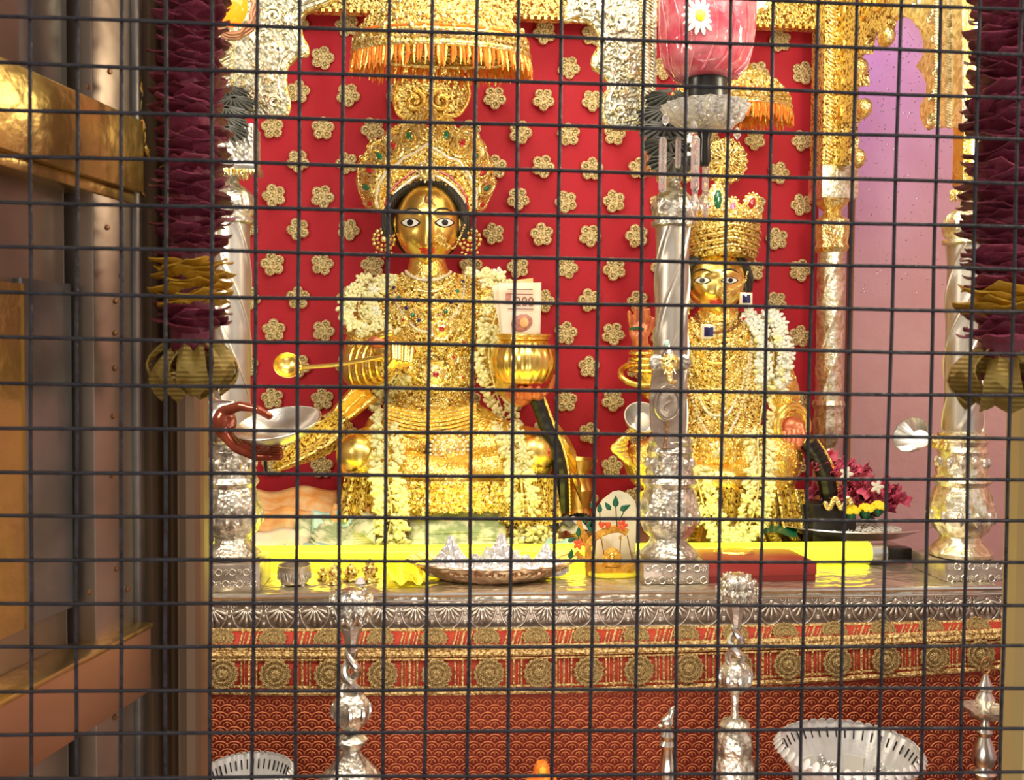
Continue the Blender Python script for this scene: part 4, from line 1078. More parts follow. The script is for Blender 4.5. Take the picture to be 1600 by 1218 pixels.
# ---------------------------------------------------------------- smaller statue
def small_statue():
    D = 2.82; k = S(D, 1120)
    t = thing('gilded_goddess_statue', 'smaller seated gilded statue with tall round crown and raised red palm, behind centre column', 'statue', (W(1135, 820, D).x, D, ZT))
    w = lambda x, y, d=0: W(x, y, D + d)
    b = B()
    b.ell(w(1135, 570, .01), (66 * k, 48 * k, 82 * k), 24, 16); b.ell(w(1130, 640, .0), (62 * k, 46 * k, 60 * k), 24, 16)
    b.cap(w(1117, 470), 24 * k, w(1125, 505), 34 * k); b.cap(w(1090, 520, .01), 26 * k, w(1180, 520, .01), 30 * k, 10)
    b.cap(w(1085, 525), 26 * k, w(1022, 600, -.02), 23 * k, 9); b.cap(w(1020, 602, -.02), 22 * k, w(1002, 545, -.10), 15 * k, 9)
    b.cap(w(1190, 530), 30 * k, w(1222, 610, 0), 27 * k, 9); b.cap(w(1222, 612, 0), 26 * k, w(1236, 668, -.11), 20 * k, 9)
    b.cap(w(1110, 705, -.05), 48 * k, w(1010, 722, -.12), 34 * k, 9); b.cap(w(1150, 705, -.05), 50 * k, w(1210, 715, -.12), 42 * k, 9)
    b.cap(w(1010, 735, -.13), 28 * k, w(1140, 752, -.18), 22 * k, 9); b.cap(w(1210, 740, -.13), 34 * k, w(1120, 752, -.17), 22 * k, 9)
    b.ell(w(1130, 750, 0), (100 * k, 70 * k, 34 * k), 24, 12)
    body, bv = remesh(b, 'body', GOLDB, .0075, 5, t)
    def ped(a, z, i): return 1 + .03 * sin(26 * a) + .02 * sin(41 * a + i)
    z0 = ZT; z1 = w(1130, 758).z
    obj('pedestal', B().lathe([(128 * k, z0), (120 * k, z0 + .02), (105 * k, (z0 + z1) / 2), (95 * k, z1), (70 * k, z1 + .01)], (w(1145, 700).x, D + .02, 0), 160, ped, .75), GOLDB, t)
    hv, hk, hc = head(t, 1119, 440, D - .03, 42, 48, eye=(.50, .04), nose=-.48, mouth=-.66)
    pts = [(1072, 455), (1070, 430), (1080, 410), (1098, 400), (1118, 396), (1140, 400), (1158, 412), (1168, 432), (1166, 455)]
    obj('hair', B().tube([w(q.x, q.y, -.04) for q in spline(pts, 36)], 9 * k, 10), HAIR, t)
    obj('hair', B().ell(w(1121, 435, .035), (52 * k, 30 * k, 50 * k), 24, 16), HAIR, t)
    # crown: ribbed round drum widening upward
    c0 = w(1125, 400, .0); zz = lambda y: w(1125, y).z
    pr = [(50, 402), (53, 396), (51, 390), (55, 386), (53, 380), (56, 376), (54, 370), (57, 366), (55, 360), (57, 354), (56, 347), (50, 343), (44, 340), (30, 330), (14, 324)]
    cb = B().lathe([(r * k, zz(y)) for r, y in pr], (c0.x, D - .01, 0), 60, lambda a, z, i: 1 + .02 * cos(24 * a) * (i > 8))
    for v in cb.v: v.z += (max(0, -(v.y - D + .0)) * .0) + .16 * max(0, 0.11 - abs(v.x - c0.x)) - .012
    obj('crown_drum', cb, FILI, t)
    for r, y in ((54, 391), (56, 381), (57, 371), (58, 361), (57, 350)):
        obj('crown_band', B().tube([V((c0.x + cos(a) * r * k, D - .01 + sin(a) * r * k, zz(y) + .16 * max(0, .11 - abs(cos(a) * r * k)) - .012)) for a in [2 * pi * j / 60 for j in range(60)]], 1.9 * k, 6, True), PALEG, t)
    cr = B(); random.seed(4)
    for i in range(150):
        a = uni(-pi, 0); cr.stamp(random.choice((BEAD, RING, FLOR)), face_cam(V((c0.x + cos(a) * 56 * k, D - .01 + sin(a) * 57 * k, zz(uni(342, 352)) + .012)), 3.4 * k, uni(0, 6)))
    obj('crown_beading', cr, PALEG, t, kind='stuff')
    def plume(x, y, rx, rz, mg, d=-.09, rot=0):
        c = w(x, y, d); p = B(); mx = M.Rotation(rot, 3, 'Y')
        p.ell(c, (rx * k, 3 * k, rz * k), 16, 10, mx)
        for j in range(14): a = 2 * pi * j / 14; p.ell(c + mx @ V((cos(a) * rx * k, -.002, sin(a) * rz * k)), 2.3 * k, 6, 5)
        po = obj('crown_plume', p, PALEG, t); obj('gem', B().ell(c + V((0, -.006, 0)), (rx * .4 * k, 2.5 * k, rz * .55 * k), 12, 8, mx), mg, po)
    plume(1121, 312, 15, 26, GEMG, -.06); plume(1144, 326, 11, 17, GEMP, -.07, .1); plume(1160, 334, 9, 14, GEMB, -.07, .2); plume(1106, 328, 10, 15, GEMR, -.07, -.1); plume(1174, 318, 13, 16, GEMR, -.02, .3); plume(1121, 340, 8, 10, GEMR, -.08)
    # halo rosette
    h = B(); hc_ = w(1132, 252, .05)
    h.lathe([(36, 0), (35, 5), (26, 8), (20, 5), (12, 9), (.5, 10)], (0, 0, 0), 60, lambda a, z, i: 1 + .05 * cos(20 * a) * (i < 2), mx=M.Rotation(R(90), 3, 'X'))
    obj('halo_rosette', B().stamp(h, M.Translation(hc_) @ M.Scale(k, 4)), FILI, t)
    obj('halo_stem', B().tube([w(1121, 290, .03), w(1128, 262, .03)], 4 * k, 8), GOLDB, t)
    rd = B()
    for j in range(24):
        a = 2 * pi * j / 24; rd.tube([hc_ + V((cos(a) * 12 * k, -.016, sin(a) * 12 * k)), hc_ + V((cos(a) * 33 * k, -.012, sin(a) * 33 * k))], [1.2 * k, 2.2 * k], 5)
    obj('halo_rays', rd, PALEG, t)
    for x, y in ((1076, 465), (1163, 448)): 
        e = B(); c = w(x, y, -.03)
        for j in range(7): e.ell(c + V((0, 0, -j * 4 * k)), (3.4 - .2 * j) * k, 8, 6)
        obj('earring', e, PALEG, t)
    def jewel(x, y, wd, ht, m, rot=0, off=.010, fr=PEARL):
        q = shoot(bv, x, y, off); p = q[0] if q else w(x, y, -.09); mx = M.Rotation(rot, 3, 'Y')
        j = obj('square_jewel', B().box(p, (wd * k, 6 * k, ht * k), mx, .0012), fr, t); obj('gem', B().box(p + V((0, -3.4 * k, 0)), (wd * .6 * k, 2.6 * k, ht * .62 * k), mx, .001), m, j)
    jewel(1107, 520, 23, 22, GEMB); jewel(1165, 467, 19, 19, GEMB, 0, .03); jewel(1160, 502, 16, 10, GEMR, .7)
    nr = B()
    for (x, y) in ((1128, 452), (1132, 457), (1136, 462), (1131, 465), (1138, 455), (1142, 465)):
        q = shoot(hv, x, y, .003)
        if q: nr.stamp(FLOR, face_cam(q[0], 4 * k, 0, q[1]))
    obj('nose_ornament', nr, PALEG, t)
    bead_line(hv, [(1136, 455), (1150, 450), (1162, 440), (1168, 425)], 14, 1.7 * k, t, PALEG, 'nose_chain', .003, D=D - .07)
    for (half, drop, mm, r, n_) in ((28, 14, PALEG, 2.8, 30), (34, 26, BRONZE, 2.6, 34), (42, 46, PALEG, 3, 50), (48, 70, GOLDB, 3, 60), (50, 110, PALEG, 2.4, 80), (52, 150, PEARL, 2.2, 90), (54, 185, PEARL, 2.6, 90)):
        y0 = 492 + (half - 28) * .3
        pts = [(1122 - half, y0 - 4), (1122 - half * .86, y0 + drop * .5), (1122 - half * .4, y0 + drop * .92), (1124, y0 + drop), (1122 + half * .4, y0 + drop * .92), (1122 + half * .86, y0 + drop * .5), (1122 + half, y0 - 4)]
        bead_line(bv, pts, n_, r * k, t, mm, 'necklace', .004)
    filigree([bv], t, [(1075, 500, 1200, 700)], 1300, FILI, 4 * k, 21, 'chest_filigree', off=.002)
    filigree([bv], t, [(1080, 510, 1185, 690)], 700, PALEG, 3.2 * k, 22, 'chest_filigree', off=.004)
    filigree([bv], t, [(980, 540, 1060, 760), (1190, 560, 1260, 760)], 260, GOLDB, 3.6 * k, 23, 'arm_filigree', off=.001)
    q = shoot(bv, 1118, 708, .012); c = q[0] if q else w(1118, 708, -.12); br = B()
    br.lathe([(30, 0), (27, 4), (20, 3), (14, 8), (6, 10), (.5, 10)], (0, 0, 0), 40, lambda a, z, i: 1 + .04 * cos(16 * a), mx=M.Rotation(R(90), 3, 'X'))
    bo = obj('belt_brooch', B().stamp(br, M.Translation(c) @ M.Scale(k, 4)), PALEG, t); pp = B()
    for rr, n_ in ((31, 26), (22, 18), (13, 12)):
        for j in range(n_): a = 2 * pi * j / n_; pp.ell(c + V((cos(a) * rr * k, -.006 - (30 - rr) * .0006, sin(a) * rr * k)), 2.6 * k, 8, 6)
    obj('brooch_beads', pp, GOLDB, bo)
    # raised open hand (image left) with reddened palm, four fingers up and thumb
    hb = B(); hb.ell(w(998, 518, -.13), (15 * k, 8 * k, 17 * k), 16, 12); hb.cap(w(1001, 545, -.11), 13 * k, w(999, 525, -.13), 12 * k, 5)
    for j in range(4):
        bx = 986 + j * 8; L = (20, 26, 28, 24)[j]
        p = [w(bx, 508, -.13), w(bx - 2 + j * 1.5, 508 - L * .5, -.14), w(bx - 3 + j * 2, 508 - L, -.15)]
        for i in range(2): hb.cap(p[i], (4.4 - .5 * i) * k, p[i + 1], (3.9 - .5 * i) * k, 5)
    p = [w(1010, 522, -.13), w(1018, 510, -.145), w(1020, 498, -.15)]
    for i in range(2): hb.cap(p[i], (4.8 - .5 * i) * k, p[i + 1], (4.2 - .5 * i) * k, 5)
    remesh(hb, 'hand', SKIN, .0034, 2, t)
    obj('ring_band', B().tube([w(984 + i * 2, 514 - 2 * sin(i * .3), -.152) for i in range(12)], 2 * k, 6), GREEN, t)
    for i in range(4):
        c = w(1003 + i, 552 + i * 9, -.11 + .012 * i); rr = (17 + i * 1.6) * k
        obj('bangle', B().tube([c + V((cos(a) * rr, sin(a) * rr * .9, 0)) for a in [2 * pi * j / 28 for j in range(28)]], 2.6 * k, 8, True), GOLD if i % 2 else GOLDB, t)
    c = w(1005, 585, -.09); obj('bangle', B().tube([c + V((cos(a) * 34 * k, sin(a) * 22 * k, sin(a) * 16 * k)) for a in [2 * pi * j / 36 for j in range(36)]], 4.5 * k, 8, True), GOLD, t)
    # image-right wrist: wide bangle seen end-on round a reddened fist
    c = w(1238, 666, -.145)
    for r, m_, d in ((30, GOLD, 0), (25, GOLDB, -.004)):
        obj('bangle', B().tube([c + V((cos(a) * r * k * .9, d + .012 * cos(a), sin(a) * r * 1.05 * k)) for a in [2 * pi * j / 36 for j in range(36)]], 4.2 * k, 8, True), m_, t)
    hb = B(); hb.ell(c + V((0, .005, -4 * k)), (19 * k, 12 * k, 19 * k), 16, 12)
    for j in range(4):
        p = [w(1226 + j * 8, 676, -.16), w(1224 + j * 8, 694, -.17), w(1226 + j * 7.5, 706, -.155)]
        for i in range(2): hb.cap(p[i], (4.8 - .5 * i) * k, p[i + 1], (4.2 - .4 * i) * k, 5)
    p = [w(1252, 664, -.16), w(1256, 680, -.172), w(1250, 694, -.172)]
    for i in range(2): hb.cap(p[i], 4.8 * k, p[i + 1], 4.2 * k, 5)
    remesh(hb, 'hand', SKIN, .0036, 2, t)
    # gold lotus leaf ornament at the left knee
    lo = B()
    for j in range(7):
        a = -1.1 + j * .36; lo.ell(w(985 - 16 * cos(a) * 1.1, 700 - 18 * sin(a), -.17), (13 * k, 4 * k, 6 * k), 10, 8, M.Rotation(-a * .8, 3, 'Y'))
    obj('lotus_ornament', lo, GOLDB, t)
    for i in range(5):
        def fn(u, v): return w(1062 + 38 * i + 42 * u + (i - 2) * 5 * v, 764 + 60 * v, -.13 - .085 * sin(pi * (i + u + .3) / 5.6) + .014 * sin(u * 19 + i) - .02 * v)
        obj('gathered_cloth', B().grid(fn, 28, 6, .003), FILI, t)
    return t, bv, k
SML, BVS, KS = small_statue()

# ---------------------------------------------------------------- jasmine garlands
def bud_t():
    b = B()
    b.lathe([(.08, 0), (.2, .15), (.17, .5), (.34, .85), (.42, 1.15), (.28, 1.5), (.05, 1.7)], (0, 0, 0), 7)
    return b
BUD = [mesh('jasmine_bud', bud_t(), JAS), mesh('jasmine_bud', bud_t(), JASW)]
def blossom_t():
    b = B()
    for j in range(5):
        a = 2 * pi * j / 5; b.ell((cos(a) * .55, -.12, sin(a) * .55), (.48, .16, .28), 7, 5, M.Rotation(-a, 3, 'Y'))
    return b.ell((0, -.2, 0), .18, 6, 4)
BLO = mesh('jasmine_blossom', blossom_t(), JASW); BLO2 = mesh('jasmine_blossom', blossom_t(), JAS)
def jasmine(label, path, width, n, bv, D, k, mix=(.85, 0), off=.012, size=8, low=None):
    sp = spline(path, n); c = W(path[0][0], path[0][1], D)
    ys = max(p[1] for p in path)
    g = thing('jasmine_garland', label, 'garland', (c.x, D, W(path[0][0], ys, D).z), None)
    th = []
    last = None
    for i, q in enumerate(sp):
        h = shoot(bv, q.x, q.y, off) if bv else None
        y = h[0].y if h else (last if last else D)
        if last is not None: y = min(max(y, last - .012), last + .012)
        if low and q.y > low[0]: y = max(min(y, low[1]), (last or y) - .02)
        last = y; base = W(q.x, q.y, y); th.append(base)
        ww = width(i / n) if callable(width) else width
        s_ = 1 if i % 2 else -1
        p = base + V((s_ * uni(.25, 1) * ww * .5 * k, uni(-.012, .004), uni(-3, 3) * k))
        bl = rnd() < mix[1]
        if bl:
            piece('jasmine_blossom', BLO if rnd() > mix[0] else BLO2, g, face_cam(p + V((0, -.008, 0)), size * .9 * k, uni(0, 6), (uni(-.5, .5), -1, uni(-.4, .4))))
        else:
            d = V((s_ * uni(.3, 1), uni(-.7, -.1), uni(-1.0, .5))).normalized(); x = d.orthogonal().normalized()
            piece('jasmine_bud', BUD[0] if rnd() < mix[0] else BUD[1], g, basis(x, d.cross(x), d, p - d * size * .6 * k, size * .95 * k))
    obj('thread', B().tube(th[::2], 1.3 * k, 5), JAS, g)
    return g
w_ = lambda a, b, c: (lambda t: a + (b - a) * min(1, t / c) if t < c else b)
jasmine('cream jasmine garland over the large statue\'s shoulder on the ladle side, upper thick part', [(596, 432), (575, 450), (560, 480), (572, 505), (592, 520)], 52, 150, BVB, 2.83, KB, (.95, .35), .014, 10.5)
jasmine('cream jasmine strand falling from the ladle hand over the left knee', [(624, 585), (605, 620), (603, 660), (606, 700), (604, 735), (608, 765), (612, 800), (606, 838)], 38, 230, BVB, 2.70, KB, (1, .12), .016, 10.5, (728, 2.58))
jasmine('cream jasmine garland on the large statue\'s pot-side shoulder, beside banknotes', [(745, 425), (768, 432), (782, 462), (772, 500), (768, 520)], 36, 80, BVB, 2.82, KB, (.95, .3), .014, 10.5)
jasmine('long cream jasmine strand from below the pot down over the right knee', [(765, 520), (764, 560), (772, 600), (784, 640), (796, 675), (806, 710), (814, 750), (818, 800)], 36, 230, BVB, 2.70, KB, (1, .12), .02, 10.5, (728, 2.58))
jasmine('thick white jasmine garland on the smaller statue\'s shoulder right of the face', [(1180, 488), (1198, 510), (1208, 545), (1205, 580), (1200, 608)], 50, 190, BVS, 2.78, KS, (.1, .6), .016, 10.5)
jasmine('pale jasmine strand down the right side of the smaller statue, hanging to the tabletop', [(1196, 600), (1190, 640), (1184, 690), (1186, 740), (1180, 790), (1165, 830), (1140, 840)], 36, 200, BVS, 2.66, KS, (1, .1), .02, 10, (740, 2.55))
jasmine('pale jasmine strand between the centre column and the smaller statue\'s round brooch', [(1085, 730), (1092, 760), (1102, 795), (1122, 825), (1142, 842)], 34, 120, BVS, 2.62, KS, (1, .1), .02, 10, (740, 2.55))
def heap(label, px, py, rx, ry, n, D, size=9):
    c = T(px, py); g = thing('jasmine_heap', label, 'flowers', (c.x, c.y, ZT)); k = S(c.y, px)
    for i in range(n):
        a = uni(0, 2 * pi); r = sqrt(rnd()); x = px + cos(a) * r * rx; hgt = (1 - r * r) * ry
        p = T(x, py) + V((0, uni(-.03, .03), hgt * uni(.2, 1.2) * k + .006))
        d = V((uni(-1, 1), uni(-1, 0), uni(-.3, .8))).normalized(); xx = d.orthogonal().normalized()
        piece('jasmine_bud', BUD[0 if rnd() < .8 else 1], g, basis(xx, d.cross(xx), d, p, size * k))
heap('heap of cream jasmine buds right of the stacked green banknotes', 830, 855, 42, 34, 110, 2.4)
heap('heap of cream jasmine buds left of the stacked green banknotes', 618, 858, 26, 30, 60, 2.4)

# ---------------------------------------------------------------- held things: ladle, pot, banknotes
def ladle():
    D = 2.70; k = S(D, 500); t = thing('ladle', 'golden ladle held out level by the large statue', 'ladle', W(448, 590, D))
    b = B(); rot = M.Rotation(R(28), 3, 'Y') @ M.Rotation(R(62), 3, 'X')
    pr = [(2, -12), (12, -10), (19, -4), (22, 2), (20.5, 2.5), (17, -3), (10, -8), (1, -9.5)]
    b.lathe([(r * k, z * k) for r, z in pr], W(449, 571, D), 28, mx=rot); obj('ladle_bowl', b, GOLD, t)
    obj('ladle_handle', B().tube(spline([W(464, 574, D), W(520, 570, D), (W(570, 562, 2.685)), W(626, 551, 2.68)], 16), 3.6 * k, 10), GOLD, t)
    obj('ladle_collar', B().ell(W(468, 574, D), (7 * k, 6 * k, 6 * k), 12, 8), GOLD, t)
ladle()
def pot():
    D = 2.665; k = S(D, 818); c = W(818, 560, D); zz = lambda y: W(818, y, D).z
    t = thing('ribbed_pot', 'golden ribbed round pot on the statue\'s reddened hand', 'pot', (c.x, c.y, zz(600)))
    pr = [(14, 600), (30, 599), (42, 590), (49, 574), (50, 560), (47, 546), (38, 534), (36, 531), (40, 527), (40, 524), (35, 523), (32, 530), (30, 545), (28, 580), (1, 590)]
    obj('pot_body', B().lathe([(r * k, zz(y)) for r, y in pr], (c.x, c.y, 0), 120, lambda a, z, i: 1 + .035 * abs(cos(11 * a)) * (1 <= i <= 6)), GOLD, t)
    for y, r in ((529, 38), (524, 41)): obj('pot_rim', B().tube([V((c.x + cos(a) * r * k, c.y + sin(a) * r * k, zz(y))) for a in [2 * pi * j / 40 for j in range(40)]], 2.2 * k, 6, True), GOLDB, t)
pot()
def note(name_label, quad, D, m, bend=.01, group=None, wav=2, parent=None, nm='banknote', dy=0):
    # quad: four image points TL TR BR BL at depth(s) D
    Ds = D if isinstance(D, (list, tuple)) else [D] * 4
    P_ = [W(q[0], q[1], d) for q, d in zip(quad, Ds)]
    def fn(u, v):
        p = P_[0].lerp(P_[1], u).lerp(P_[3].lerp(P_[2], u), v); n = (P_[1] - P_[0]).cross(P_[3] - P_[0]).normalized()
        return p + n * bend * sin(u * pi * wav * .5 + v * 2)
    b = B().grid(lambda u, v: fn(u, 1 - v), 14, 6, .0007)
    if parent is not None: return obj(nm, b, m, parent, sharp=0), P_
    o = obj(nm, b, m, None, sharp=0); tag(o, name_label, 'banknote', group); return o, P_
random.seed(21)
n1, P1 = note('cream banknote at the back of the fan standing in the golden pot', [(800, 438), (833, 434), (836, 530), (806, 532)], 2.70, NOTE_O, .002)
n2, P2 = note('pale banknote leaning left in the golden pot, behind the front note', [(769, 446), (795, 441), (812, 528), (784, 532)], 2.685, NOTE_W, .003)
n3, P3 = note('front banknote with oval portrait and 200 standing in the golden pot', [(777, 442), (846, 441), (844, 530), (786, 532)], 2.662, NOTE_W, .002)
def onnote(P_, u, v, off=-.006):
    return P_[0].lerp(P_[1], u).lerp(P_[3].lerp(P_[2], u), v) + V((0, off, 0))
k = S(2.66, 810)
text('200', 20 * k, INK, n3, face_cam(onnote(P3, .60, .34), 1), 'numeral', .0003)
obj('portrait_oval', B().ell(onnote(P3, .52, .70, -.003), (13 * k, 1.6 * k, 17 * k), 20, 12, M.Rotation(1.2, 3, 'Y')), INKR, n3)
obj('portrait_head', B().ell(onnote(P3, .58, .70, -.006), (7 * k, 1.6 * k, 8 * k), 14, 10), NOTE_O, n3)
obj('print_block', B().box(onnote(P3, .22, .26), (8 * k, .0006, 15 * k)), INKR, n3)
for v in (.12, .2, .46, .92):
    obj('print_line', B().box(onnote(P3, .5, v), (40 * k, .0006, 1.3 * k)), INK, n3)

# ---------------------------------------------------------------- banknotes and papers on the table
def flatnote(label, px, py, w, d, rot, m, lift=.004, tilt=0, bend=.004, nm='banknote', cat='banknote', group=None, wav=3):
    c = T(px, py) + V((0, 0, lift + .004)); rz = M.Rotation(rot, 3, 'Z') @ M.Rotation(tilt, 3, 'X')
    def fn(u, v): return c + rz @ V(((u - .5) * w, (v - .5) * d, bend * sin(u * pi * wav + v * 2) + bend * .5 * sin(v * 5)))
    o = obj(nm, B().grid(fn, 16, 8, .0008), m, None, sharp=0); tag(o, label, cat, group); return o
flatnote('large orange banknote spread flat behind the left column', 455, 838, .26, .15, .1, NOTE_O, .095, .5, .010)
flatnote('pink-orange crumpled banknote behind the cream note, beside left column', 430, 852, .17, .10, -.2, NOTE_O, .07, .6, .010)
flatnote('cream banknote with purple lettering lying by the left column', 432, 866, .17, .09, .1, NOTE_W, .035, .5, .006)
flatnote('folded yellow banknote nearest the left column plinth', 430, 880, .13, .09, -.2, NOTE_Y, .006, .35, .005)
flatnote('teal banknote tucked under the fan of green notes', 472, 874, .13, .10, -.35, NOTE_T, .012, .45, .004)
for i in range(8):
    a = .95 - i * .24
    flatnote(('lowest', 'second lowest', 'third lowest', 'fourth lowest', 'fourth from the top', 'third from the top', 'second from the top', 'topmost')[i] + ' green banknote of the fanned bundle left of the jasmine heap', 528 + i * 3.4, 866 - i * 1.2, .155, .075, a, NOTE_G, .016 + i * .0075, .35 + .05 * i, .006, group='fanned green banknotes')
for i in range(3):
    flatnote(('olive banknote folded upright behind the fan of green notes', 'grey-green banknote leaning on the fanned bundle', 'orange banknote edge poking above the fan of green notes')[i], 500 + i * 26, 858 - i * 2, .13, .08, .35 - .3 * i, (NOTE_G, NOTE_T, NOTE_O)[i], .055 + .012 * i, .8, .008)
def bundle():
    c = T(715, 858); t = thing('banknote_bundle', 'thick stacked bundle of green banknotes in the centre before the large statue', 'banknotes', (c.x, c.y, ZT)); random.seed(5)
    for i in range(13):
        cc = c + V((uni(-.006, .006), .01 * i * .5 + uni(-.004, .004), .006 + i * .0055)); rz = M.Rotation(uni(-.04, .04), 3, 'Z') @ M.Rotation(R(18 + i), 3, 'X')
        def fn(u, v): return cc + rz @ V(((u - .5) * .255, (v - .5) * .10, .003 * sin(u * 5 + i) + .003 * sin(v * 3)))
        obj('banknote', B().grid(fn, 12, 4, .0016), NOTE_G, t, sharp=0)
    obj('paper_band', B().tube([c + V((.03, -.055, .0)), c + V((.03, -.06, .04)), c + V((.03, -.02, .09))], .0035, 6, flat=.4), GOLD, t)
bundle()
flatnote('translucent lavender paper lying on the table under the banknote fan', 568, 884, .13, .07, -.15, NOTE_V, .014, .3, .004, 'paper', 'paper')
mn = flatnote('white netted cloth hanging over the pedestal front of the large statue', 668, 838, .13, .09, .1, NOTE_W, .07, .9, .006, 'net_cloth', 'cloth')
flatnote('dark green-grey dried leaf beside the swing ornament', 872, 846, .10, .06, -.5, GREY, .055, .4, .012, 'dried_leaf', 'leaf')
flatnote('pale lilac crumpled foil wrapper behind the swing ornament', 893, 846, .09, .05, .3, NOTE_V, .045, .8, .010, 'wrapper', 'wrapper')
flatnote('striped grey wrapper lying in front of the dried leaf', 878, 866, .09, .05, -.4, NOTE_T, .018, .7, .010, 'wrapper', 'wrapper')
# ---------------------------------------------------------------- yellow tube lamp
def tube_lamp():
    D = 2.37; r = .028; a = W(345, 870, D); b = W(1356, 870, D); z = ZT + r + .002
    t = thing('yellow_tube_lamp', 'long glowing yellow tube lamp lying along the tabletop', 'lamp', ((a.x + b.x) / 2, D, ZT))
    obj('lit_tube', B().tube([V((a.x, D, z)), V((b.x, D, z))], r, 24), TUBE, t)
    obj('end_cap', B().lathe([(r * .6, -.004), (r * 1.04, 0), (r * 1.04, .04), (r * .7, .044)], (b.x, D, z), 24, mx=M.Rotation(R(90), 3, 'Y')), SILVP, t)
    obj('end_socket', B().box((b.x + .075, D, z - .004), (.07, .035, .035), None, .004), BLACK, t)
    obj('bright_core', B().tube([V((a.x + .02, D, z)), V((b.x - .02, D, z))], r * .4, 12), TUBE, t)
tube_lamp()
light('yellow_tube_glow', 'AREA', (.1, 2.36, ZT + .075), (.1, 2.7, ZT + .35), .8, (1, .95, .10), 1.6, .03)
light('yellow_tube_glow_front', 'AREA', (-.1, 2.36, ZT + .08), (-.1, 2.15, ZT - .05), .8, (1, .97, .08), 1.5, .03)

# ---------------------------------------------------------------- red box
a = T(1100, 911); b_ = T(1276, 907); k = S(a.y, 1190); h = 29 * k; rz = M.Rotation(atan2(b_.y - a.y, b_.x - a.x), 3, 'Z'); dp = .20
cx = (a + b_) / 2 + rz @ V((0, dp / 2, 0)); L = (b_ - a).length
t = thing('red_gift_box', 'flat red box with gold oval seal on its lid, between centre column and right post', 'box', (cx.x, cx.y, ZT))
obj('box_base', B().box(cx + V((0, 0, h * .25)), (L * .985, dp * .985, h * .5), rz, .001), BOXD, t)
obj('box_lid', B().box(cx + V((0, 0, h * .66)), (L, dp, h * .68), rz, .002), BOXR, t)
obj('lid_panel', B().box(cx + V((0, 0, h * 1.01)), (L * .9, dp * .86, .003), rz, .001), BOXR, t)
obj('gold_seal', B().lathe([(.05, 0), (.046, .004), (.02, .005), (.002, .005)], cx + V((-.02, .03, h * 1.04)), 32, lambda q, z, i: 1 + .03 * cos(16 * q), .7), GOLDB, t)
pb = T(1150, 880); fl = obj('thin_book', B().box(T(1140, 872) + V((0, .03, .012)), (.22, .10, .016), M.Rotation(.06, 3, 'Z'), .001), NOTE_T); tag(fl, 'pale teal thin book lying behind the red box', 'book')

# ---------------------------------------------------------------- foil cones in a scalloped tray
def tray():
    c = T(770, 902); k = S(c.y, 770); t = thing('scalloped_tray', 'rose-gold scalloped tray with pierced rim full of foil parcels, front of table', 'tray', (c.x, c.y, ZT))
    pr = [(60, .5), (84, 0), (96, 5), (112, 17), (128, 27), (133, 29), (131, 31), (124, 28), (110, 20), (92, 8), (60, 5), (1, 4)]
    obj('tray_body', B().lathe([(r * k, ZT + .002 + z * k) for r, z in pr], (c.x, c.y, 0), 132, lambda a, z, i: 1 + .035 * abs(cos(11 * a)) * (3 <= i <= 8), .62), TRAYM, t)
    pe = B(); me = mesh('rim_flower', B().ell((0, 0, 0), (1, .4, 1.4), 8, 6), BRONZE)
    for j in range(22):
        a = -pi * j / 21
        for q in (-1, 0, 1):
            aa = a + q * .035; p = V((c.x + cos(aa) * 118 * k, c.y + sin(aa) * 118 * k * .62 - .002, ZT + (20 + 1.5 * (q == 0)) * k))
            piece('rim_flower', me, t, face_cam(p, 2.1 * k, q * .5, (cos(a), sin(a), -.4)))
    random.seed(9)
    for i, (x, y, w, h) in enumerate(((704, 905, 30, 56), (742, 908, 26, 34), (783, 906, 31, 60), (822, 907, 26, 32), (853, 903, 28, 44), (762, 898, 24, 36), (806, 897, 24, 30))):
        p = T(x, y) + V((0, 0, 5 * k)); ph = uni(0, 9)
        w *= 1.22; h *= 1.12
        o = obj('foil_parcel', B().lathe([(w * .75 * k, 0), (w * k, 5 * k), (w * .9 * k, h * .28 * k), (w * .5 * k, h * .55 * k), (w * .22 * k, h * .8 * k), (w * .12 * k, h * k), (.5 * k, h * 1.02 * k)], p, 28, lambda a, z, i: 1 + .14 * sin(7 * a + ph + i) + .10 * sin(13 * a - 2 * i + ph), .55), FOIL, None, False)
        tag(o, ('tall twisted white foil parcel at the left of the tray', 'low foil parcel between the two tall peaks, left side', 'tallest pointed foil parcel in the middle of the tray', 'low crumpled foil parcel right of the tallest peak', 'pointed foil parcel at the right end of the tray', 'foil parcel behind, left of the tallest peak', 'foil parcel behind, right of the tallest peak')[i], 'foil parcel')
tray()
def bowl(name, label, px, py, r, h, m, cat='bowl', prof=None, fn=None, sy=1):
    c = T(px, py); k = S(c.y, px); pr = prof or [(.55, 0), (.8, .05), (.95, .3), (1, .9), (1.04, 1), (.95, 1), (.88, .4), (.5, .15), (.01, .12)]
    t = thing(name, label, cat, (c.x, c.y, ZT))
    obj('body', B().lathe([(a * r * k, ZT + .002 + z * h * k) for a, z in pr], (c.x, c.y, 0), 40, fn, sy), m, t); return t, c, k
t, c, k = bowl('small_silver_bowl', 'small dark silver bowl with embossed band on left of the table front', 460, 912, 26, 30, SILVD)
bb = B()
for j in range(16): a = 2 * pi * j / 16; bb.tube([V((c.x + cos(a + q) * 25.5 * k, c.y + sin(a + q) * 25.5 * k, ZT + (16 + 6 * sin(q * 30)) * k)) for q in (-.15, -.05, .05, .15)], 1.4 * k, 5)
obj('embossed_band', bb, SILVP, t); 
for s in (-1, 1): obj('foot', B().ell((c.x + s * 14 * k, c.y - 12 * k, ZT + 3 * k), 5 * k, 8, 6), SILVP, t)
random.seed(31)
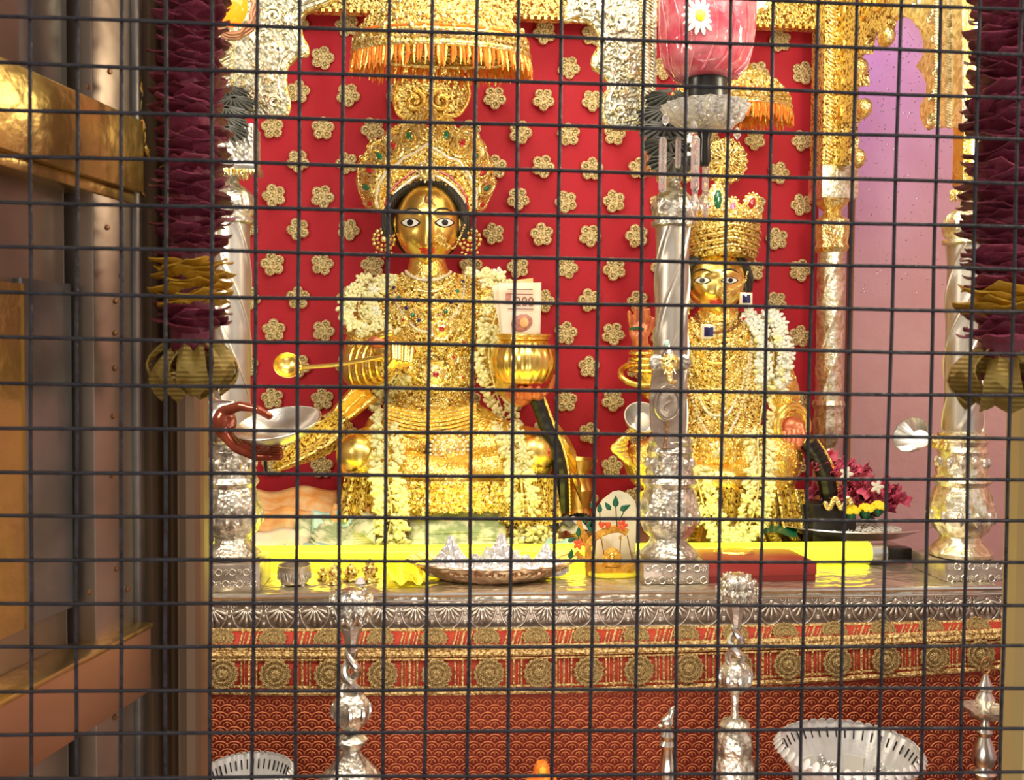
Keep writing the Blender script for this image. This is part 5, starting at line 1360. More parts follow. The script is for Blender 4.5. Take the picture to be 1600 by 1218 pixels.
for i, (x, y, r, h, lab) in enumerate(((522, 912, 12, 34, 'small gold filigree stand left of the pale bell'), (548, 906, 15, 26, 'low gold filigree box behind the pale bell'), (578, 908, 13, 36, 'tiered gold trinket right of the pale bell'), (505, 906, 10, 22, 'tiny gilt trinket nearest the small silver bowl'))):
    bowl('gold_trinket', lab, x, y, r, h, FILI, 'trinket', [(1, 0), (1, .12), (.6, .2), (.7, .35), (.95, .42), (.9, .6), (.5, .7), (.55, .8), (.2, .92), (.04, 1)], lambda a, z, i: 1 + .08 * cos(8 * a))
bowl('pale_bell', 'tiny pale lilac dome between gold trinkets', 563, 912, 8, 10, NOTE_V, 'trinket', [(1, 0), (.9, .3), (.5, .8), (.1, 1)])
o = obj('yellow_cellophane', B().grid(lambda u, v: T(600 + 60 * u, 920 - 30 * v) + V((0, 0, .006 + .03 * abs(sin(u * 7 + v * 3)) * (1 - abs(v - .5)))), 14, 8, .001), ACRY); tag(o, 'crumpled yellow cellophane beside the tray\'s left end', 'cellophane')

# ---------------------------------------------------------------- swing ornament
def swing():
    D = 2.26; k = S(D, 950); w = lambda x, y, d=0: W(x, y, D + d)
    t = thing('swing_ornament', 'painted acrylic tree ornament with tiny gold idol on a swing and cream arched panel', 'ornament', (w(955, 905).x, D, ZT))
    obj('base_disc', B().lathe([(38 * k, 0), (40 * k, .004), (38 * k, .010), (6 * k, .012)], (w(958, 900).x, D, ZT + .002), 40, None, .5), ACRY, t)
    ar = [(930, 905), (930, 812), (932, 795), (942, 780), (958, 768), (968, 766), (982, 771), (992, 782), (995, 795), (994, 820), (992, 905)]
    obj('arched_panel', B().extr([w(x, y, .05) for x, y in ar], (0, .006, 0)), ACRW, t, False)
    obj('trunk', B().tube(spline([w(921, 908, .01), w(920, 880, .01), (w(918, 850, .01)), w(908, 826, .01), w(904, 812, .01)], 18), [6 * k] * 8 + [5 * k] * 5 + [4 * k] * 6, 8, flat=.5), OCHRE, t)
    obj('branch', B().tube(spline([w(916, 856, 0), w(928, 840, 0), w(948, 829, 0), w(968, 826, 0), w(980, 832, 0)], 18), 6 * k, 8, flat=.5), OCHRE, t)
    obj('side_branch', B().tube(spline([w(900, 862, 0), w(908, 870, 0), w(918, 876, 0)], 8), 4 * k, 8, flat=.5), OCHRE, t)
    for (x, y, a, s) in ((937, 794, 0, 1), (950, 791, -.6, 1), (962, 784, 0, 1.2), (976, 793, 1.1, 1.2), (904, 831, 0, 1), (893, 843, 1.2, .9), (892, 866, .2, 1.1), (920, 818, .6, .8), (922, 826, -.6, .8), (914, 812, 0, .8), (926, 788, .2, .9)):
        lf = B().lathe([(.2, -7), (3.6, -4), (4.2, -1), (2.6, 4), (.2, 8.5)], (0, 0, 0), 10, None, .35)
        obj('leaf', B().stamp(lf, M.Translation(w(x, y, -.006)) @ M.Rotation(a, 4, 'Y') @ M.Scale(s * k, 4)), GREEN, t)
    for (x0, y0, x1, y1) in ((937, 798, 938, 822), (962, 790, 964, 822), (976, 796, 966, 818), (904, 836, 903, 852)):
        obj('stem', B().tube([w(x0, y0, -.004), w(x1, y1, -.004)], .9 * k, 5), GREEN, t)
    for (x, y) in ((904, 850), (972, 820)):
        for j in range(5):
            a = j * 2 * pi / 5; obj('red_petal', B().ell(w(x, y, -.012) + V((cos(a) * 5 * k, 0, sin(a) * 5 * k)), (4.4 * k, 1.4 * k, 3 * k), 8, 6, M.Rotation(-a, 3, 'Y')), VERM, t)
    for x in (940, 950):
        obj('tiny_pot', B().lathe([(3 * k, 0), (5 * k, 5 * k), (5 * k, 8 * k)], w(x, 824, -.004), 12), VERM, t)
    for (x0, y0, x1, y1) in ((939, 838, 945, 872), (970, 836, 968, 876), (932, 836, 926, 886), (980, 836, 990, 884)):
        obj('swing_chain', B().tube([w(x0, y0, -.002), w(x1, y1, -.004)], .9 * k, 5), BRONZE, t)
    for x in (940, 970): obj('ring', B().tube([w(x, 840, -.004) + V((cos(a) * 2.6 * k, 0, sin(a) * 2.6 * k)) for a in [j * pi / 6 for j in range(12)]], .8 * k, 5, True), GOLD, t)
    obj('swing_seat', B().extr([w(x, y, -.02) for x, y in ((928, 880), (930, 893), (945, 900), (960, 902), (978, 898), (991, 891), (991, 880), (972, 887), (948, 887))], (0, .03, 0)), OCHRE, t, False)
    obj('tiny_idol', B().lathe([(13 * k, 0), (15 * k, 7 * k), (13 * k, 17 * k), (9 * k, 25 * k), (3 * k, 29 * k)], w(956, 884, -.006), 20, lambda a, z, i: 1 + .05 * cos(9 * a), .6), OCHRE, t)
    obj('tiny_face', B().ell(w(956, 868, -.018), (5 * k, 4 * k, 6 * k), 10, 8), GOLD, t)
swing()

# ---------------------------------------------------------------- silver hand and bowl at the left
def bowl_hand():
    D = 2.0; k = S(D, 400); w = lambda x, y, d=0: W(x, y, D + d)
    t = thing('offering_hand', 'polished silver arm with dark maroon thumb and fingers coming in from the left', 'hand', w(330, 700))
    hb = B()
    hb.cap(w(285, 628, .06), 20 * k, w(335, 640, .04), 19 * k, 8); hb.ell(w(350, 660, .0), (20 * k, 22 * k, 26 * k), 16, 12)
    fl = [w(352, 675, .01), w(372, 698, .0), w(404, 712, -.01), w(440, 712, -.02)]
    for j in range(4):
        o = V((0, .0165 * j - .02, .003 * j))
        L = (1, .96, .9, .8)[j]
        q = [p + o for p in fl]; q[3] = q[2].lerp(q[3], L)
        for i in range(3): hb.cap(q[i], (9.5 - 1.1 * i) * k, q[i + 1], (8.4 - 1.1 * i) * k, 7)
    th = [w(350, 642, -.01), w(376, 634, -.03), w(404, 640, -.045), w(421, 650, -.05)]
    for i in range(3): hb.cap(th[i], (9.5 - 1.2 * i) * k, th[i + 1], (8.3 - 1.2 * i) * k, 7)
    o, _ = remesh(hb, 'hand', HANDM, .0032, 3, t)
    sb = B(); sb.ell(w(343, 662, .012), (22 * k, 24 * k, 34 * k), 20, 14); sb.cap(w(338, 640, .02), 17 * k, w(362, 634, .0), 10 * k, 6)
    remesh(sb, 'hand_back', SILVP, .004, 3, t)
    e = w(250, 622, .10); e2 = V((-1.29, e.y + .12, e.z - .06))
    obj('forearm', B().tube([w(336, 642, .03), e, e.lerp(e2, .5) + V((0, 0, -.01)), e2], [18 * k, 25 * k, 34 * k, 44 * k], 20), SILVP, t)
    obj('sleeve_cuff', B().lathe([(24 * k, 0), (25 * k, .006), (24 * k, .04), (22 * k, .05)], w(336, 640, .04), 28, mx=M.Rotation(R(-98), 3, 'Y')), SILVP, t)
    for j in range(1): obj('nail', B().ell(w(420, 646, -.060), (4.5 * k, 3 * k, 2.4 * k), 10, 8, M.Rotation(.5, 3, 'Y')), SKIN, t)
    b = thing('offering_bowl', 'shallow polished silver bowl held tilted by the maroon hand', 'bowl', w(430, 695, -.02))
    pr = [(5, -32), (30, -28), (52, -17), (66, -3), (69, 0), (66, 1), (50, -12), (28, -23), (1, -27)]
    obj('bowl_body', B().lathe([(r * k, z * k) for r, z in pr], w(434, 660, -.02), 56, mx=M.Rotation(R(-9), 3, 'Y') @ M.Rotation(R(17), 3, 'X')), SILVP, b)
    obj('bowl_rim', B().tube([w(434, 660, -.02) + (M.Rotation(R(-9), 3, 'Y') @ M.Rotation(R(17), 3, 'X')) @ V((cos(a) * 68 * k, sin(a) * 68 * k, 0)) for a in [j * pi / 28 for j in range(56)]], 1.3 * k, 6, True), SILVP, b)
    obj('black_stem', B().tube([w(414, 712, .0), w(416, 738, .0)], 2.6 * k, 8), BLACK, t)
    obj('black_stem_head', B().ell(w(414, 717, -.01), (10 * k, 5 * k, 3.5 * k), 12, 8), BLACK, t)
bowl_hand()

# ---------------------------------------------------------------- fabric umbrellas
def umbrella(label, px, yrim, ytop, rpx, D, sy, fr):
    k = S(D, px); c = W(px, yrim, D); z0 = c.z; z1 = W(px, ytop, D).z; H = z1 - z0
    t = thing('fabric_umbrella', label, 'umbrella', (c.x, D, z0))
    n = 14; pr = []
    for i in range(n + 1):
        a = pi / 2 * i / n; pr.append((rpx * k * max(.02, cos(a) ** .75), z0 + H * sin(a)))
    cv = B().grid(lambda u, v: V((c.x + cos(2 * pi * u) * rpx * k * (1 - .62 * v ** 2.6) * (1 + .012 * sin(32 * 2 * pi * u)), D + sy * sin(2 * pi * u) * rpx * k * (1 - .62 * v ** 2.6), z0 + H * v)), 128, 12, .004)
    obj('canopy', cv, FILI, t, sharp=0)
    obj('canopy_top', B().lathe([(rpx * k * .40, z1 - .004), (rpx * k * .3, z1 + .03), (rpx * k * .1, z1 + .05)], (c.x, D, 0), 40, None, sy), GOLDB, t)
    for f, m_, r in ((.02, PALEG, 5), (.14, BRO_G, 2.5), (.26, PALEG, 4), (.34, ORNG, 2.5)):
        obj('trim_band', B().tube([V((c.x + cos(a) * rpx * k * (1.01 - .62 * f ** 2.6), D + sy * sin(a) * rpx * k * (1.02 - .62 * f ** 2.6), z0 + H * f)) for a in [2 * pi * j / 60 for j in range(60)]], r * k * fr, 8, True), m_, t)
    pt = B(); random.seed(2)
    for i in range(520):
        u = uni(0, 1); v = uni(.05, .95); a = 2 * pi * u; q = (1.015 - .62 * v ** 2.6); p = V((c.x + cos(a) * rpx * k * q, D + sy * sin(a) * rpx * k * q, z0 + H * v))
        pt.stamp(random.choice((RING, FLOR, BEAD)), face_cam(p, 4.6 * k * fr * uni(.7, 1.3), uni(0, 6), (cos(a), sin(a) * 1.6, .2)))
    obj('sequin_work', pt, PALEG, t, kind='stuff')
    f1 = B(); f2 = B(); N = 150
    for i in range(N):
        a = 2 * pi * i / N + uni(-.02, .02); L = (30 + uni(-6, 5)) * k * fr
        p = V((c.x + cos(a) * rpx * k * 1.01, D + sy * sin(a) * rpx * k * 1.01, z0))
        (f2 if i % 3 else f1).tube([p, p + V((cos(a) * .004 + uni(-.003, .003), uni(-.004, .002), -L * .5)), p + V((cos(a) * .008 + uni(-.005, .005), uni(-.004, .004), -L))], [2.4 * k * fr, 3.2 * k * fr, 1.0 * k * fr], 5)
    obj('fringe', f1, GOLDB, t, kind='stuff'); obj('fringe', f2, ORNG, t, kind='stuff')
    for j in range(8):
        a = 2 * pi * j / 8; obj('rib', B().tube([V((c.x, D, z1)), V((c.x + cos(a) * rpx * k * .8, D + sy * sin(a) * rpx * k * .8, z0 + H * .5)), V((c.x + cos(a) * rpx * k, D + sy * sin(a) * rpx * k, z0))], .003, 5), GOLDB, t)
    obj('pole', B().tube([V((c.x, D + .02, z0 - H * (.3 if fr > .9 else .5))), V((c.x, D + .02, z1))], .006, 8), GOLDB, t)
umbrella('large gold embroidered umbrella with orange fringe above the larger statue', 690, 88, 2, 134, 2.76, .45, 1)
umbrella('small gold umbrella with orange fringe above the smaller statue, behind glass lamp', 1142, 168, 112, 90, 2.86, .5, .85)

# ---------------------------------------------------------------- hanging glass lamps
def glass_lamp():
    D = 2.0; k = S(D, 1103); zz = lambda y: W(1103, y, D).z; c = W(1103, 100, D); c0 = V((c.x, D, 0))
    t = thing('hanging_glass_lamp', 'pink glass lamp with white daisy above a cut-glass dish, hanging before centre column', 'lamp', (c.x, D, zz(205)))
    P = lambda lst: [(r * k, zz(y)) for r, y in lst]
    out = [(34, 126), (46, 122), (60, 106), (68, 80), (71, 50), (72, 10), (72, -40), (60, -70)]
    inn = [(r - 2.5, y) for r, y in out[::-1]]; inn[-1] = (30, 122)
    obj('glass_shade', B().lathe(P(out + inn), c0, 96, lambda a, z, i: 1 + .02 * cos(12 * a)), PGLASS, t, sharp=0)
    obj('inner_candle_cup', B().lathe(P([(2, 110), (22, 106), (30, 60), (30, -50), (3, -52)]), c0, 24), mat('rosy_inner_glass', (.85, .18, .16), 0, .3, ('noise', 30, .6), (.95, .35, .30), 12), t)
    for j in range(16):
        a0 = 2 * pi * j / 16
        obj('etched_rib', B().tube([c0 + V((cos(a0 + .35 * sin(q * 3.1)) * rr * k, sin(a0 + .35 * sin(q * 3.1)) * rr * k, zz(yy))) for q, rr, yy in ((0, 47.5, 122), (.2, 61, 106), (.4, 69, 80), (.6, 72, 50), (.8, 73, 20), (1, 73, -30))], 1.5 * k, 6), PGLASS, t)
    dc = c0 + V((-28 * k, -66 * k, zz(50)))
    for j in range(14):
        a = 2 * pi * j / 14; obj('daisy_petal', B().ell(dc + V((cos(a) * 17 * k, -.001, sin(a) * 17 * k)), (11 * k, 2 * k, 3.6 * k), 10, 6, M.Rotation(-a, 3, 'Y')), WHITE, t)
    obj('daisy_centre', B().ell(dc + V((0, -.004, 0)), (7 * k, 3 * k, 8 * k), 14, 8), ACRY, t)
    obj('black_collar', B().lathe(P([(24, 162), (32, 160), (33, 156), (32, 130), (34, 126), (20, 124)]), c0, 32), BLACK, t)
    obj('dish', B().lathe(P([(8, 206), (34, 202), (50, 190), (60, 176), (66, 166), (64, 166), (50, 182), (34, 192), (4, 194)]), c0, 72, lambda a, z, i: 1 + .05 * cos(18 * a) * (2 <= i <= 6)), GLASSC, t)
    obj('dish_stem', B().lathe(P([(6, 260), (10, 250), (8, 220), (12, 204)]), c0, 16), BLACK, t)
    for i, (x, y0, y1, r, d) in enumerate(((1036, 214, 300, 6, .0), (1087, 212, 298, 6.5, -.09), (1103, 228, 300, 5.5, .07), (1060, 214, 262, 4.5, .06))):
        p = B(); p.lathe([(r * k * .7, W(x, y1, D + d).z), (r * k, W(x, y1, D + d).z + .006), (r * k, W(x, y0, D + d).z - .006), (r * k * .6, W(x, y0, D + d).z)], (W(x, y0, D + d).x, D + d, 0), 6)
        pr_ = obj('prism', p, GLASS, t, False)
        if i in (1, 2): obj('prism_drop', B().lathe([(1 * k, W(x, y1 + 46, D + d).z), (8 * k, W(x, y1 + 18, D + d).z), (4 * k, W(x, y1 + 6, D + d).z), (5 * k, W(x, y1, D + d).z)], (W(x, y0, D + d).x, D + d, 0), 6), GLASS, pr_, False)
    for (x, y) in ((1040, 186), (1084, 196), (1143, 192), (1152, 208), (1158, 180)):
        obj('crystal_drop', B().lathe([(.5 * k, -10 * k), (6 * k, -3 * k), (5 * k, 4 * k), (1 * k, 9 * k)], W(x, y, D - .05), 6), GLASS, t, False)
    hk = obj('hanging_rod', B().tube([V((c.x, D, zz(-60))), V((c.x, D, 2.98))], .005, 8), BRONZE, t)
glass_lamp()
D = 1.95; k = S(D, 362); c = W(360, 8, D)
t = thing('orange_glass_lamp', 'glowing orange glass lamp in crumpled copper rim at the upper left', 'lamp', (c.x, D, c.z - 40 * k))
obj('glass_bowl', B().ell(c, (27 * k, 20 * k, 34 * k), 28, 20), OGLASS, t)
for j in range(3):
    obj('copper_rim', B().tube([c + V((cos(a) * (33 + 3 * j) * k + 2 * k * sin(9 * a + j), .012 + .004 * j, sin(a) * (41 + 3 * j) * k)) for a in [q * pi / 30 for q in range(60)]], 3 * k, 6, True), COPPER, t)
obj('hanging_rod', B().tube([c + V((0, .01, 34 * k)), V((c.x, D + .01, 2.98))], .004, 6), BRONZE, t)

# ---------------------------------------------------------------- ornaments fixed to the columns
def elephant():
    D = 2.25 - .066; k = S(D, 1043); w = lambda x, y, d=0: W(x, y, D + d)
    t = thing('elephant_head_ornament', 'silver elephant-head relief with oval medallion hanging on the centre column', 'ornament', w(1043, 700))
    obj('back_plate', B().extr([w(x, y, .012) for x, y in ((1030, 700), (1018, 670), (1016, 620), (1020, 580), (1032, 548), (1043, 532), (1056, 548), (1068, 580), (1072, 620), (1068, 670), (1056, 700))], (0, .012, 0)), SILVD, t, False)
    obj('head', B().ell(w(1047, 567, -.01), (14 * k, 12 * k, 16 * k), 18, 12), PALEG, t)
    for s in (-1, 1): obj('ear', B().ell(w(1047 + s * 21, 566, -.006), (12 * k, 4 * k, 13 * k), 14, 8, M.Rotation(s * .4, 3, 'Y')), SILV, t)
    obj('trunk', B().tube(spline([w(1047, 572, -.022), w(1046, 585, -.028), w(1050, 596, -.026), w(1056, 596, -.022)], 14), [6 * k - i * .22 * k for i in range(15)], 8), PALEG, t)
    obj('crown', B().lathe([(9 * k, 0), (10 * k, 4 * k), (6 * k, 10 * k), (3 * k, 16 * k), (.5 * k, 20 * k)], w(1045, 556, -.004), 16), SILVP, t)
    for s in (-1, 1): obj('eye', B().ell(w(1047 + s * 5, 563, -.03), 1.6 * k, 6, 5), BLACK, t)
    for s in (-1, 1): obj('tusk', B().tube([w(1047 + s * 5, 576, -.022), w(1047 + s * 9, 584, -.03)], [1.8 * k, .8 * k], 6), PEARL, t)
    obj('medallion', B().ell(w(1044, 630, .0), (19 * k, 6 * k, 25 * k), 28, 14), SILVD, t)
    obj('medallion_rim', B().tube([w(1044, 630, -.008) + V((cos(a) * 20 * k, 0, sin(a) * 26 * k)) for a in [j * pi / 20 for j in range(40)]], 2.6 * k, 6, True), SILVP, t)
    obj('medallion_emblem', B().tube([w(1044 + 7 * sin(q * 2 * pi), 617 + 26 * q, -.014) for q in [i / 20 for i in range(21)]], 2 * k, 6), SILVP, t)
    for i in range(6): obj('chain_link', B().tube([w(1043 - i * .8, 660 + i * 7, -.01) + V((cos(a) * (2.4 if i % 2 else 1) * k, sin(a) * .8 * k, sin(a) * 4.4 * k)) for a in [j * pi / 5 for j in range(10)]], 1 * k, 5, True), BRONZE, t)
    obj('finial_stone', B().ell(w(1042, 536, -.006), (4 * k, 3 * k, 6 * k), 10, 8), NOTE_T, t)
elephant()
c = W(1002, 655, 2.55); k = S(2.55, 1000)
t = thing('small_silver_cup', 'small tilted silver cup holding a white ball, left of the centre column', 'cup', c - V((0, 0, 30 * k)))
obj('cup_body', B().lathe([(4 * k, -26 * k), (14 * k, -22 * k), (24 * k, -6 * k), (28 * k, 8 * k), (26 * k, 8 * k), (20 * k, -6 * k), (2 * k, -18 * k)], c, 32, mx=M.Rotation(R(52), 3, 'X')), SILVP, t)
obj('white_ball', B().ell(c + V((.0, -.012, -.006)), (12 * k, 12 * k, 15 * k), 16, 12), WHITE, t)
def spot():
    D = 2.2; k = S(D, 1440); w = lambda x, y, d=0: W(x, y, D + d)
    t = thing('shell_reflector_lamp', 'silver shell-shaped reflector lamp with white bulb on the right front column', 'lamp', w(1440, 710))
    rot = M.Rotation(R(-62), 3, 'Y') @ M.Rotation(R(25), 3, 'X')
    obj('reflector', B().lathe([(4 * k, -16 * k), (14 * k, -10 * k), (24 * k, 4 * k), (28 * k, 14 * k), (26 * k, 14 * k), (20 * k, 4 * k), (6 * k, -9 * k)], w(1430, 684), 48, lambda a, z, i: 1 + .06 * abs(cos(7 * a)), mx=rot), SILVP, t)
    obj('bulb', B().ell(w(1438, 685, -.045), 13 * k, 20, 14), BULB, t)
    for i in range(5): obj('socket_ring', B().lathe([(8 * k, -2.4 * k), (11 * k, 0), (8 * k, 2.4 * k)], w(1450 + i * 6, 687 + i * 1.5, -.01 + .012 * i), 18, mx=M.Rotation(R(-90), 3, 'Y')), PALEG, t)
    obj('bracket', B().tube([w(1448, 686, -.01), w(1482, 695, .05)], 4 * k, 8), SILVP, t)
spot()

# ---------------------------------------------------------------- things behind and beside the statues
def braid(label, pts, D, r, base, k):
    t = thing('black_braid_stand', label, 'stand', (W(base[0], base[1], D).x, D, ZT))
    sp = spline([W(x, y, D) for x, y in pts], 40)
    obj('curved_post', B().tube(sp, [r * k * (1 + .04 * sin(i * 1.4)) for i in range(41)], 10), BLACK, t)
    bb = B()
    for i, p in enumerate(sp):
        for q in range(2): bb.ell(p + V((r * 1.05 * k, -.3 * r * k, (q - .5) * 4 * k)), 2.2 * k, 6, 5)
    obj('bead_edging', bb, GOLDB, t, kind='stuff')
    return t
t = braid('black curved post edged in gold beads behind the large statue\'s right knee', [(838, 622), (852, 660), (868, 700), (876, 740), (878, 800)], 2.72, 11, (878, 800), KB)
t = braid('black curved post with gold lace foot right of the smaller statue', [(1262, 690), (1278, 715), (1290, 745), (1298, 800)], 2.66, 13, (1296, 800), KS)
c = W(1305, 802, 2.6); obj('foot_block', B().box((c.x, 2.64, (c.z + ZT) / 2 + .01), (.13, .08, c.z - ZT + .04), None, .01), BLACK, t)
lb = B()
for i in range(26): q = 2 * pi * i / 26; lb.ell(W(1290 + i * 1.6, 786 + 8 * sin(i * .5), 2.585), (4.4 * KS, 3 * KS, 3.4 * KS), 7, 5)
obj('gold_lace', lb, PALEG, t)
t, c, k = bowl('gold_flared_vase', 'plain golden flared vase standing behind the large statue\'s right side', 902, 812, 32, 95, GOLD, 'vase', [(.75, 0), (.85, .08), (.6, .2), (.7, .35), (.82, .5), (.6, .68), (.62, .8), (1, 1), (.92, 1), (.5, .8), (.02, .75)])
c = T(905, 838); k = S(c.y, 905)
t = thing('black_tuft', 'black fluffy tuft with tiny beads behind the swing ornament', 'tuft', (c.x, c.y, ZT)); bb = B(); random.seed(3)
for i in range(160):
    a = uni(0, 2 * pi); q = uni(0, 1); d = V((cos(a) * q * 1.1, uni(-.4, .4), sqrt(max(0, 1 - q * q)) * .9 + .1)); b0 = c + V((0, 0, .012))
    bb.tube([b0 + d * 8 * k, b0 + d * 26 * k + V((0, 0, uni(-3, 3) * k)), b0 + d * 34 * k + V((uni(-5, 5) * k, 0, -4 * k))], [3 * k, 2 * k, .5 * k], 4)
obj('strands', bb, BLACK, t, kind='stuff')
for i in range(8): obj('bead', B().ell(c + V((uni(-28, 28) * k, -.03, uni(2, 24) * k)), 3.6 * k, 8, 6), (GEMR, PEARL, ACRY)[i % 3], t)

def plate():
    c = T(1330, 846); k = S(c.y, 1330); t = thing('silver_plate', 'wide polished silver plate with rice and petals at the right of the tabletop', 'plate', (c.x, c.y, ZT))
    z = ZT + .055
    obj('plate_body', B().lathe([(60 * k, z - .034), (80 * k, z - .030), (108 * k, z - .008), (120 * k, z), (119 * k, z + .003), (106 * k, z - .003), (76 * k, z - .018), (1 * k, z - .018)], (c.x, c.y, 0), 72, None, .75), SILVP, t)
    obj('plate_foot', B().lathe([(50 * k, ZT), (48 * k, z - .03)], (c.x, c.y, 0), 40, None, .75), SILVD, t)
    rb = B(); random.seed(8)
    for i in range(700):
        a = uni(0, 2 * pi); r = sqrt(rnd()) * 74; rb.ell((c.x + cos(a) * r * k, c.y + sin(a) * r * k * .7, z - .016 + (1 - r / 74) * .018 * rnd() + .002), (2.8 * k, 1.2 * k, 1.2 * k), 5, 4, M.Rotation(uni(0, 6), 3, 'Z'))
    o = obj('rice_heap', rb, WHITE); tag(o, 'scattered white rice grains heaped on the silver plate', 'rice', kind='stuff')
plate()
def magenta():
    c = T(1330, 822); k = S(2.68, 1330); t = thing('magenta_flower_bunch', 'bunch of magenta and pink crumpled blossoms beside the pink wall', 'flowers', (c.x, 2.72, ZT)); random.seed(12)
    pt = B().grid(lambda u, v: V(((u - .5) * (.5 + .9 * v) * (1.5 - v * .7), -.3 * v * v - .12 * sin(u * 9), v + .08 * sin(u * 14))), 6, 4, .03)
    ms = [mesh('magenta_petal', pt, PFLOW), mesh('magenta_petal', pt, ROSE)]
    for i in range(46):
        u = rnd(); x = 1272 + 130 * u; top = 715 + 55 * max(0, u - .25); y = uni(top, 800)
        p = W(x, y, 2.70 + uni(-.05, .05))
        for j in range(6):
            d = V((uni(-1, 1), uni(-1.2, 0), uni(-.3, 1))).normalized(); xx = d.orthogonal().normalized()
            piece('magenta_petal', ms[0 if rnd() < .7 else 1], t, basis(xx, d.cross(xx), d, p, uni(12, 19) * k))
    obj('stalks', B().tube([V((c.x, 2.74, ZT)), W(1335, 760, 2.74)], .02, 8), GREEN, t)
    for i, (x, y) in enumerate(((1330, 800), (1352, 798), (1372, 794))):
        cc = W(x, y, 2.60); m = thing('marigold', ('yellow marigold nearest the black block', 'yellow marigold, middle of the three', 'yellow marigold, rightmost beside magenta petals')[i], 'flower', cc - V((0, 0, 12 * k)))
        b = B()
        for j in range(60):
            q = uni(0, 2 * pi); e = uni(0, 1.4); d = V((cos(q) * cos(e), sin(q) * cos(e), sin(e))); b.ell(cc + d * 9 * k, (3.6 * k, 2.4 * k, 3.2 * k), 6, 4)
        obj('petals', b, ACRY, m, kind='stuff'); obj('calyx', B().lathe([(2 * k, -12 * k), (7 * k, -6 * k), (8 * k, 0)], cc, 10), GREEN, m)
    for i, (x, y) in enumerate(((1322, 740), (1370, 760))):
        cc = W(x, y, 2.62); o = obj('white_blossom', B().stamp(blossom_t(), face_cam(cc, 11 * k)), WHITE); tag(o, ('small white blossom on the magenta bunch, upper left', 'small white blossom on the magenta bunch, right side')[i], 'flower')
magenta()
o = obj('leaf_strip', B().grid(lambda u, v: T(1190 + 55 * u, 860 - 8 * v) + V((0, 0, .045 + .008 * sin(u * 5) + .01 * v)), 12, 3, .001), GREEN); tag(o, 'dark green leaf strip lying before the smaller statue', 'leaf')
for i, (x, y) in enumerate(((1018, 775), (1014, 800), (1022, 752))):
    c = W(x - 6, y, 2.36); k = S(2.36, x); b = B(); random.seed(40 + i)
    for j in range(26):
        d = V((uni(-1, 1), uni(-1, .2), uni(-1, .6))).normalized(); b.ell(c + d * 9 * k, (5 * k, 2.5 * k, 8 * k), 6, 5, M.Rotation(uni(-1, 1), 3, 'Y'))
    o = obj('yellow_blossom', b, ACRY); tag(o, ('yellow blossom tucked by the centre column base, middle', 'yellow blossom tucked by the centre column base, lowest', 'yellow blossom tucked by the centre column base, top')[i], 'flower')

